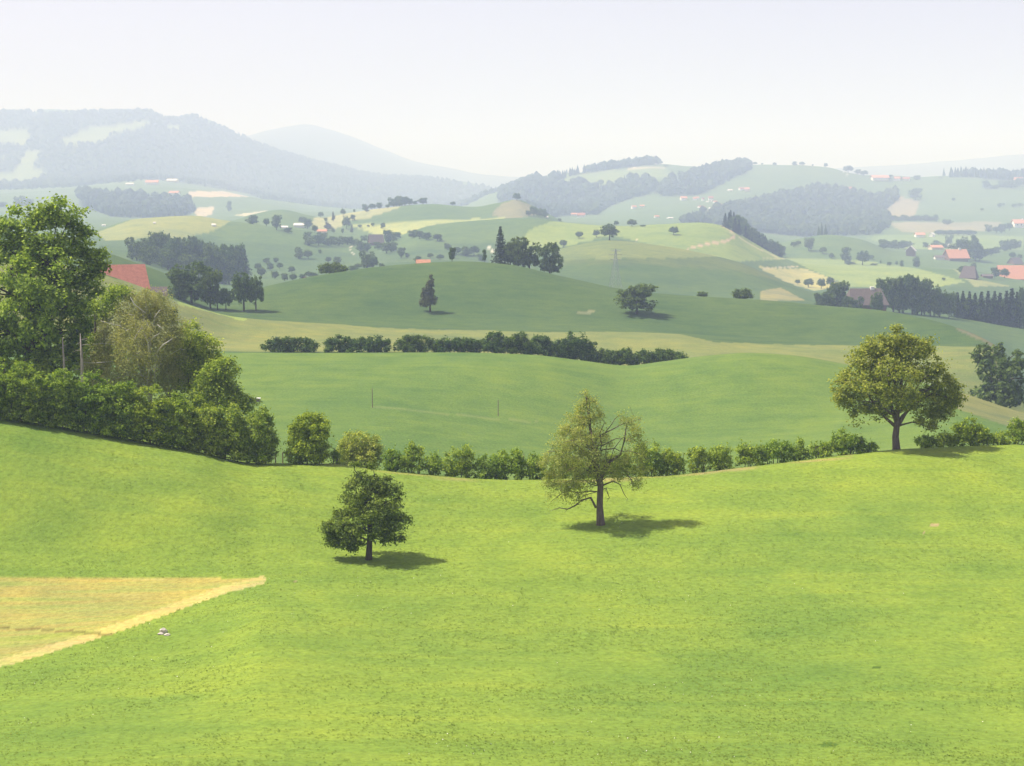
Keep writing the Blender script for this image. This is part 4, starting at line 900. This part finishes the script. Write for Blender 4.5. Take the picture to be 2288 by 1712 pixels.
batch([(1690,800,100,90),(1740,815,140,100),(1790,820,170,100),(1840,835,150,100),(1870,835,110,80)], *K4, 'tall dark tree beside the orange roofed farmhouse', 'dark trees beside the farmhouse', ('wood',), 1300, 2200)
batch([(1920,800,60,60),(1960,790,55,60),(2000,775,50,60),(2060,755,75,80),(2110,745,75,80),(2150,735,60,70)], *K4, 'tree in the belt right of the farmhouse', 'belt right of the farmhouse', ('wood',), 1400, 2500)
batch([(2125,815,50,50),(2180,820,40,40)], *K4, 'single small tree on the right hand green knoll', 'small trees on the right knoll', ('round',), 1200, 2200)
batch([(1600,980,22,28)], *K4, 'tiny bush on the bright field above the dark wood', None, ('bush',), 1050, 2000)
batch([(1745,930,60,60),(1825,905,60,45),(1990,962,78,70),(2065,962,72,65),(2170,965,40,50)], *K4, 'tree in front of the long orange barn', 'trees by the orange barn', ('wood','round'), 1050, 2000)
batch([(485,1008,35,40),(567,1032,66,74),(665,1042,76,60),(735,1030,76,60)], *K4, 'small dark fruit tree at the foot of the linden hill', 'fruit trees at the foot of the linden hill', ('round',), 700, 1400, True)
batch([(785,1115,125,150)], *K4, 'dense dark tree left of the big brown roof', None, ('wood',), 640, 1100, True, 752.0)
batch([(700,1160,95,110),(640,1135,60,60),(870,1150,60,80),(930,1155,50,90)], *K4, 'leafy bush below the big brown roof', 'bushes around the brown roof', ('bush','wood'), 640, 1100, True, 742.0)
batch([(1085,1160,95,95)], *K4, 'light tree standing in front of the big brown roof', None, ('round',), 640, 1100, True, 740.0)
DW = 'dark wood right of the brown roof'
for (x, y, h, w) in [(1150,1150,190,130),(1215,1150,205,130),(1290,1155,225,140),(1360,1155,225,140),(1430,1160,200,130),(1500,1165,165,110),(1570,1165,125,100),(1640,1170,105,90),(1260,1165,120,110),(1400,1170,110,110)]:
    far_tree(1640+x/3.414, 340+y/3.414, h/3.414, w/3.414*1.15, 'wood', 'large dark tree in the wood right of the big brown roof', DW, Y=790.0, parts=True)
for (x, y, h, w) in [(1700,1165,95,44),(1740,1165,105,46),(1790,1170,105,46),(1832,1170,95,42),(1880,1175,110,46),(1930,1180,118,50),(1980,1180,118,46),(2020,1185,112,46),(2070,1185,125,52),(2110,1190,150,52),(2150,1195,128,52),(2190,1200,170,64),(2225,1205,200,74),(1760,1185,80,60),(1855,1190,80,60),(1960,1195,85,60),(2050,1200,85,60),(2140,1205,90,60)]:
    far_tree(1640+x/3.414, 340+y/3.414, h/3.414, w/3.414*1.25, 'spruce' if w < 58 else 'wood', 'dark conifer in the row right of the dark wood' if w < 58 else 'dark leafy tree among the right hand conifers', DW, Y=800.0, parts=True)
for (x, y, h, w) in [(1560,1180,130,110),(1480,1170,60,80),(1300,1165,60,80),(1360,1185,50,60),(1200,1165,60,90)]:
    far_tree(1640+x/3.414, 340+y/3.414, h/3.414*.8, w/3.414, 'wood', 'lighter tree at the edge of the dark wood', 'edge trees of the dark wood', lo=560, hi=900, parts=True)
batch([(8,100,60,110),(60,120,80,120)], 0, 440, 7.357, 'dark tree far behind the maple', 'trees far behind the maple', ('wood','wood'), 900, 3000)
batch([(892,315,50,50),(830,352,35,40),(1548,237,45,40),(1385,140,30,40),(1430,160,20,40)], *K3, 'tiny tree on the pale field of the far ridge', 'tiny trees on the far ridge field', ('round',), 3000, 5000)
batch([(160,900,90,80),(240,900,70,70),(1890,930,80,40)], 0, 220, 3.687, 'hazy tree in the valley below the long mountain', 'hazy valley trees on the left', ('wood',), 2000, 4500)

# ------------------------------------------------------------------ buildings
def house(u, v, wpx, hpx, roof, wall, label, Y=None, lo=640, hi=6000, turn=0.0, depth=0.8, windows=0, name='farmhouse', group=None, rise=0.42, hip=0.0, shallow=False):
    b = at(u, Y) if Y else hit(u, v, lo, hi); k = b[1]/F_PX
    W = wpx*k; H = hpx*k; Dp = W*depth; hw, hd = W/2, Dp/2
    if Y and v is not None: b = np.array([b[0], b[1], float(px(u, v, Y)[2])])
    ze = H*(1-rise); zr = H; sink = 0.12*H + (b[2] - float(at(u, b[1])[2]) if Y else 0)
    if not Y: b = b + np.array([0,0,0.0])
    root = tag(empty(name, b, turn), label, 'barn' if 'barn' in name else 'house', group)
    bf = Buf()
    bf.add([(-hw,-hd,-sink),(hw,-hd,-sink),(hw,hd,-sink),(-hw,hd,-sink),(-hw,-hd,ze),(hw,-hd,ze),(hw,hd,ze),(-hw,hd,ze),(-hw+hip*hw,0,zr-.02*H),(hw-hip*hw,0,zr-.02*H)],
           [(0,1,5,4),(2,3,7,6),(1,2,6,9,5),(3,0,4,8,7),(0,3,2,1)])
    obj('wall', bf.mesh('wall', [M[wall]]), root)
    rf = Buf(); ov = .10*W; oe = .12*Dp; th = .035*H + .05
    dz = (zr-ze)/hd*oe
    for s in (-1, 1):
        x0, x1 = -hw-ov*.6, hw+ov*.6
        lo_ = [(x0, s*(hd+oe), ze-dz), (x1, s*(hd+oe), ze-dz), (hw+ov*.6-hip*hw, 0, zr), (-hw-ov*.6+hip*hw, 0, zr)]
        hi_ = [(x, y, z+th) for x, y, z in lo_]
        rf.add(lo_ + hi_, [(0,1,2,3),(4,7,6,5),(0,4,5,1),(1,5,6,2),(2,6,7,3),(3,7,4,0)])
    if hip:
        for s in (-1, 1):
            e = s*(hw+ov*.6)
            lo_ = [(e,-hd-oe,ze-dz),(e,hd+oe,ze-dz),(e-s*hip*hw,0,zr)]; hi_ = [(x,y,z+th) for x,y,z in lo_]
            rf.add(lo_+hi_, [(0,1,2),(5,4,3),(0,3,4,1),(1,4,5,2),(2,5,3,0)])
    ro = obj('roof', rf.mesh('roof', [M[roof]]), root)
    if windows:
        cb = Buf(); box(cb, (-.06*W,-.05*W,zr-.1*H),(.04*W,.05*W,zr+.14*H)); c = obj('chimney', cb.mesh('chimney', [M['wall_white']]), ro); c.location.x = .2*W
        for q in range(windows):
            x = -hw + W*(q+.7)/(windows+.4); wb = Buf(); ww, wh = W*.045, ze*.16
            box(wb, (x-ww,-hd-.05,ze*.45),(x+ww,-hd+.03,ze*.45+wh*2)); obj('window', wb.mesh('window', [M['glass']]), root)
        db = Buf(); box(db, (hw*.62,-hd-.06,0),(hw*.62+W*.08,-hd+.03,ze*.62)); obj('door', db.mesh('door', [M['wall_wood']]), root)
    return root
house(262, 652, 112, 58, 'roof_red', 'wall_wood', 'large red tiled barn roof beyond the near slope between maple and birch', Y=402.0, name='barn', turn=.42, depth=.8, rise=.72)
house(345, 668, 52, 26, 'roof_brown', 'wall_wood', 'low purple brown roof beside the red barn', Y=418.0, name='barn', turn=.2, rise=.6)
house(946, 600, 29, 19, 'roof_orange', 'wall_white', 'bright orange roof peeping over the broad hill', Y=610.0, turn=.1, rise=.5)
house(681, 634, 16, 15, 'roof_brown', 'wall_wood', 'small dark gabled roof behind the left flank of the broad hill', Y=580.0, turn=1.3)
house(1932, 684, 80, 38, 'roof_brown', 'wall_wood', 'large farmhouse with a long brown roof among the dark trees', Y=760.0, turn=.08, depth=.7, rise=.75, hip=.25, windows=4)
house(840, 547, 30, 22, 'roof_brown', 'wall_wood', 'big brown farm roof among valley trees', lo=900, hi=2000, turn=.3, rise=.7)
house(669, 508, 22, 9, 'roof_pale', 'wall_white', 'white farm shed on the far green hill, the largest one', lo=1300, hi=2200, name='shed_barn')
house(636, 511, 14, 6, 'roof_pale', 'wall_white', 'long low white shed beside the tall dark tree', lo=1300, hi=2200, name='shed_barn')
house(720, 521, 20, 8, 'roof_orange', 'wall_cream', 'low tan roof among the orchard trees', lo=1300, hi=2200, name='shed_barn')
house(478, 506, 9, 6, 'roof_pale', 'wall_white', 'tiny white house among trees on the left ridge', lo=1200, hi=2200)
house(2035, 572, 23, 22, 'roof_pale', 'wall_wood', 'wooden gabled barn with a pale roof', lo=1300, hi=2200, name='barn', turn=1.2)
house(2135, 582, 44, 24, 'roof_orange', 'wall_wood', 'orange roofed farmhouse beside tall dark trees', lo=1300, hi=2200, turn=.15, rise=.65, windows=3)
house(2098, 580, 20, 9, 'roof_brown', 'wall_white', 'low dark roofed shed left of the orange roofed farmhouse', lo=1300, hi=2200, name='shed_barn')
house(2090, 558, 26, 10, 'roof_orange', 'wall_cream', 'low orange house behind the wooden barn', lo=1400, hi=2500, turn=.2)
house(2115, 553, 14, 9, 'roof_pale', 'wall_cream', 'small cream roof behind the orange roofed farmhouse', lo=1400, hi=2500, turn=.9)
house(2262, 622, 62, 28, 'roof_orange', 'wall_wood', 'long barn with a wide orange roof', lo=1050, hi=2000, turn=-.05, rise=.85, name='barn')
house(2165, 622, 34, 26, 'roof_brown', 'wall_wood', 'brown hipped farm roof left of the long orange barn', lo=1050, hi=2000, turn=-.5, rise=.8, hip=.4)
house(2205, 621, 22, 8, 'roof_brown', 'wall_wood', 'low brown shed beside the long orange barn', lo=1050, hi=2000, name='shed_barn')
house(2268, 590, 26, 14, 'roof_brown', 'wall_wood', 'grey brown roof behind the long orange barn', lo=1200, hi=2300, turn=.5, rise=.8)
house(2055, 530, 20, 10, 'roof_orange', 'wall_white', 'flat reddish house in the far valley', lo=1700, hi=3000)
house(2082, 529, 12, 9, 'roof_pale', 'wall_white', 'small house with a bright white roof in the far valley', lo=1700, hi=3000, turn=.9)
house(2278, 508, 30, 17, 'roof_orange', 'wall_white', 'big white house with orange roof on the right valley slope', lo=1900, hi=3600, windows=3)
house(2268, 505, 12, 14, 'roof_red', 'wall_white', 'narrow white gabled house beside the big white one', lo=1900, hi=3600, turn=1.5)
VG = 'village houses on the far slope'
for (x, y, w, h, ro, lab) in [(880,190,95,60,'roof_orange','white village house with orange roof at the left of the village'),(1050,192,50,50,'roof_orange','white gabled village house right of the first orange roof'),(1090,175,50,40,'roof_orange','orange roofed village house behind the white gable'),(1180,200,36,50,'roof_red','narrow white village house'),
    (1300,190,70,60,'roof_red','red roofed village house in the middle of the village'),(1250,222,40,20,'roof_pale','low pale roof below the red village house'),(1310,210,25,25,'roof_pale','tiny white annex below the red village house'),(1430,300,110,55,'roof_red','broad hazy red roof at the right of the village'),(1370,235,60,35,'roof_orange','hazy orange roof right of the red village house'),
    (1150,310,90,35,'roof_red','low red roof in the lower village'),(1285,330,32,30,'roof_pale','small bright white house in the lower village'),(1240,380,80,35,'roof_orange','orange roof beside the bright white gable'),(1160,412,75,50,'roof_pale','bright white gable at the bottom of the village'),
    (1600,310,60,45,'roof_red','red roof above the broad wood'),(1660,300,40,40,'roof_red','smaller red roof above the broad wood'),(1685,240,30,22,'roof_pale','small white roof above the red ones'),(1830,290,60,35,'roof_orange','white house with orange roof at the edge of the broad wood'),
    (670,475,80,22,'roof_pale','low pale shed in the meadow below the village'),(110,320,70,50,'roof_orange','hazy orange roof left of the meadow trees'),(240,300,70,40,'roof_orange','hazy tan roof behind the meadow tree'),(465,460,70,35,'roof_orange','pinkish roof beside the lower meadow tree')]:
    house(1400+x/6.9125, 420+y/6.9125, w/6.9125, h/6.9125, ro, 'wall_white', lab, lo=2200, hi=5000, turn=trr.uniform(-.5,.5), name='village_house', group=VG)
for (u, v, w, h, ro, wa, lab) in [(1631,427,10,4,'roof_pale','wall_white','low white house on the pale upper slope'),(1656,425,10,6,'roof_red','wall_white','red roofed house on the pale upper slope'),(1669,428,11,9,'roof_orange','wall_cream','orange house on the pale upper slope'),
    (1798,434,18,7,'roof_pale','wall_cream','long cream house at the top of the broad wood'),(1886,427,30,9,'roof_red','wall_white','red roofed house right of the long cream house'),(1965,403,34,11,'roof_orange','wall_white','long orange roofed house on the far skyline'),(2004,404,12,9,'roof_orange','wall_white','orange house next to the long skyline house'),
    (2025,404,14,8,'roof_red','wall_white','last small house right on the far skyline row'),(1892,513,16,14,'roof_orange','wall_white','pink house at the foot of the broad wood'),(2275,411,18,14,'roof_orange','wall_white','orange roof below the skyline wood'),
    (1299,486,16,10,'roof_red','wall_white','red roofed house at the foot of the far fold'),(1283,482,12,6,'roof_orange','wall_white','small roof left of the red one in the far fold'),
    (340,413,26,10,'roof_orange','wall_white','hazy orange farmhouse below the long mountain'),(386,407,22,7,'roof_pale','wall_cream','long pale farm roof below the long mountain'),(390,436,20,9,'roof_orange','wall_white','hazy red farm roof left of the bare field'),(410,455,11,4,'roof_pale','wall_white','tiny white roof below the bare field'),(290,414,16,5,'roof_pale','wall_white','pale low roof at the left of the mountain farm'),
    (232,505,8,3,'roof_pale','wall_white','tiny white roof right of the maple top'),(345,500,6,4,'roof_pale','wall_white','tiny white hut on the left yellow hill'),(1222,487,6,4,'roof_pale','wall_white','tiny white hut below the brown knoll copse')]:
    house(u, v, w, h, ro, wa, lab, lo=1300, hi=6400, turn=trr.uniform(-.4,.4), name='distant_house')

# ------------------------------------------------------------------ power pylon behind the broad hill
def pylon():
    b = at(1375, 820.0); top = float(px(1375, 556, 820.0)[2]); h = top - b[2]
    root = tag(empty('power_pylon', b, .3), 'thin grey lattice power pylon behind the right brow of the broad hill', 'pylon')
    lv = np.array([0,.22,.42,.58,.72,.84,.94,1.0])*h; wd = np.interp(lv/h, [0,.6,1], [2.6,.95,.12])
    for sx in (-1,1):
        for sy in (-1,1):
            f = Buf(); tube(f, np.stack([sx*wd, sy*wd, lv], 1), np.full(len(lv), .085), 4); obj('leg', f.mesh('leg', [M['steel']]), root)
    f = Buf()
    for i in range(len(lv)-1):
        for (ax, ay, bx, by) in [(-1,-1,1,-1),(1,-1,1,1),(1,1,-1,1),(-1,1,-1,-1)]:
            tube(f, [(ax*wd[i],ay*wd[i],lv[i]),(bx*wd[i+1],by*wd[i+1],lv[i+1])], [.035,.035], 3)
            tube(f, [(bx*wd[i],by*wd[i],lv[i]),(ax*wd[i+1],ay*wd[i+1],lv[i+1])], [.035,.035], 3)
            tube(f, [(ax*wd[i],ay*wd[i],lv[i]),(bx*wd[i],by*wd[i],lv[i])], [.03,.03], 3)
    obj('lattice', f.mesh('lattice', [M['steel']]), root)
    for z, ln in ((.72,3.4),(.84,4.4),(.94,3.0)):
        f = Buf(); tube(f, [(-ln,0,z*h),(0,0,z*h+.5),(ln,0,z*h)], [.04,.08,.04], 4); tube(f, [(-ln,0,z*h),(ln,0,z*h)], [.07,.07], 4); obj('crossarm', f.mesh('crossarm', [M['steel']]), root)
pylon()

# ------------------------------------------------------------------ grass tufts and flowers of the near meadow
def tufts():
    r = np.random.default_rng(99); n = 62000
    y = 57 + (150-57)*r.random(n)**1.25; a = r.uniform(-.37, .37, n); x = a*y
    dens = fbm(x/7, y/7, 70, 3); k = dens + r.normal(0, .25, n) > -0.12
    x, y = x[k], y[k]; z = ground(x, y); u, v = uv_of(x, y, z)
    k = ~(in_poly(u, v, FIELDS['hay'])) & (v < 1760)
    C = np.stack([x[k], y[k], z[k]], 1); n = len(C); C = np.repeat(C, 2, 0) + r.normal(0, .09, (2*n, 3))*np.array([1,1,0]); C[:,2] += r.uniform(.01,.05,2*n)
    V, Fc = leaves(C, unit(np.array([0,0,1.]) + r.normal(0,.22,C.shape)), r.uniform(.06,.15,len(C)), r, .6)
    o = obj('grass_tufts', quad_mesh('grass_tufts', V, Fc, [M['tuft']])); o['kind'] = 'stuff'; o['label'] = 'short uneven grass tufts over the near meadow'
    n = 900; y = 60 + 85*r.random(n); x = r.uniform(-.36,.36,n)*y; k = fbm(x/12, y/12, 90, 2) > .05; x, y = x[k], y[k]
    z = ground(x, y) + .10; u, v = uv_of(x, y, z); k = ~in_poly(u, v, FIELDS['hay']); C = np.stack([x,y,z],1)[k]
    V, Fc = leaves(C, unit(np.array([0,0,1.]) + r.normal(0,.4,C.shape)), r.uniform(.03,.075,len(C)), r, .9)
    o = obj('clover_flowers', quad_mesh('clover_flowers', V, Fc, [M['flower']])); o['kind'] = 'stuff'; o['label'] = 'scattered tiny white clover flowers in the meadow'
tufts()

# ------------------------------------------------------------------ the hazy air
def haze():
    bf = Buf(); top = float(GZ.max()) + 60; lo = float(GZ.min()) - 3
    box(bf, (-9800,-300,lo), (9800,15200,top))
    m = bpy.data.materials.new('hazy_air'); m.use_nodes = True; nt = m.node_tree; nt.nodes.clear()
    out = nt.nodes.new('ShaderNodeOutputMaterial'); pv = nt.nodes.new('ShaderNodeVolumePrincipled')
    pv.inputs['Color'].default_value = (0.58, 0.70, 1.0, 1); pv.inputs['Absorption Color'].default_value = (1, 1, 1, 1); pv.inputs['Density'].default_value = HAZE_DENSITY
    pv.inputs['Anisotropy'].default_value = 0.0
    nt.links.new(pv.outputs[0], out.inputs['Volume'])
    o = obj('haze', bf.mesh('haze', [m])); o['kind'] = 'stuff'; o['label'] = 'pale summer haze filling the whole valley'
haze()
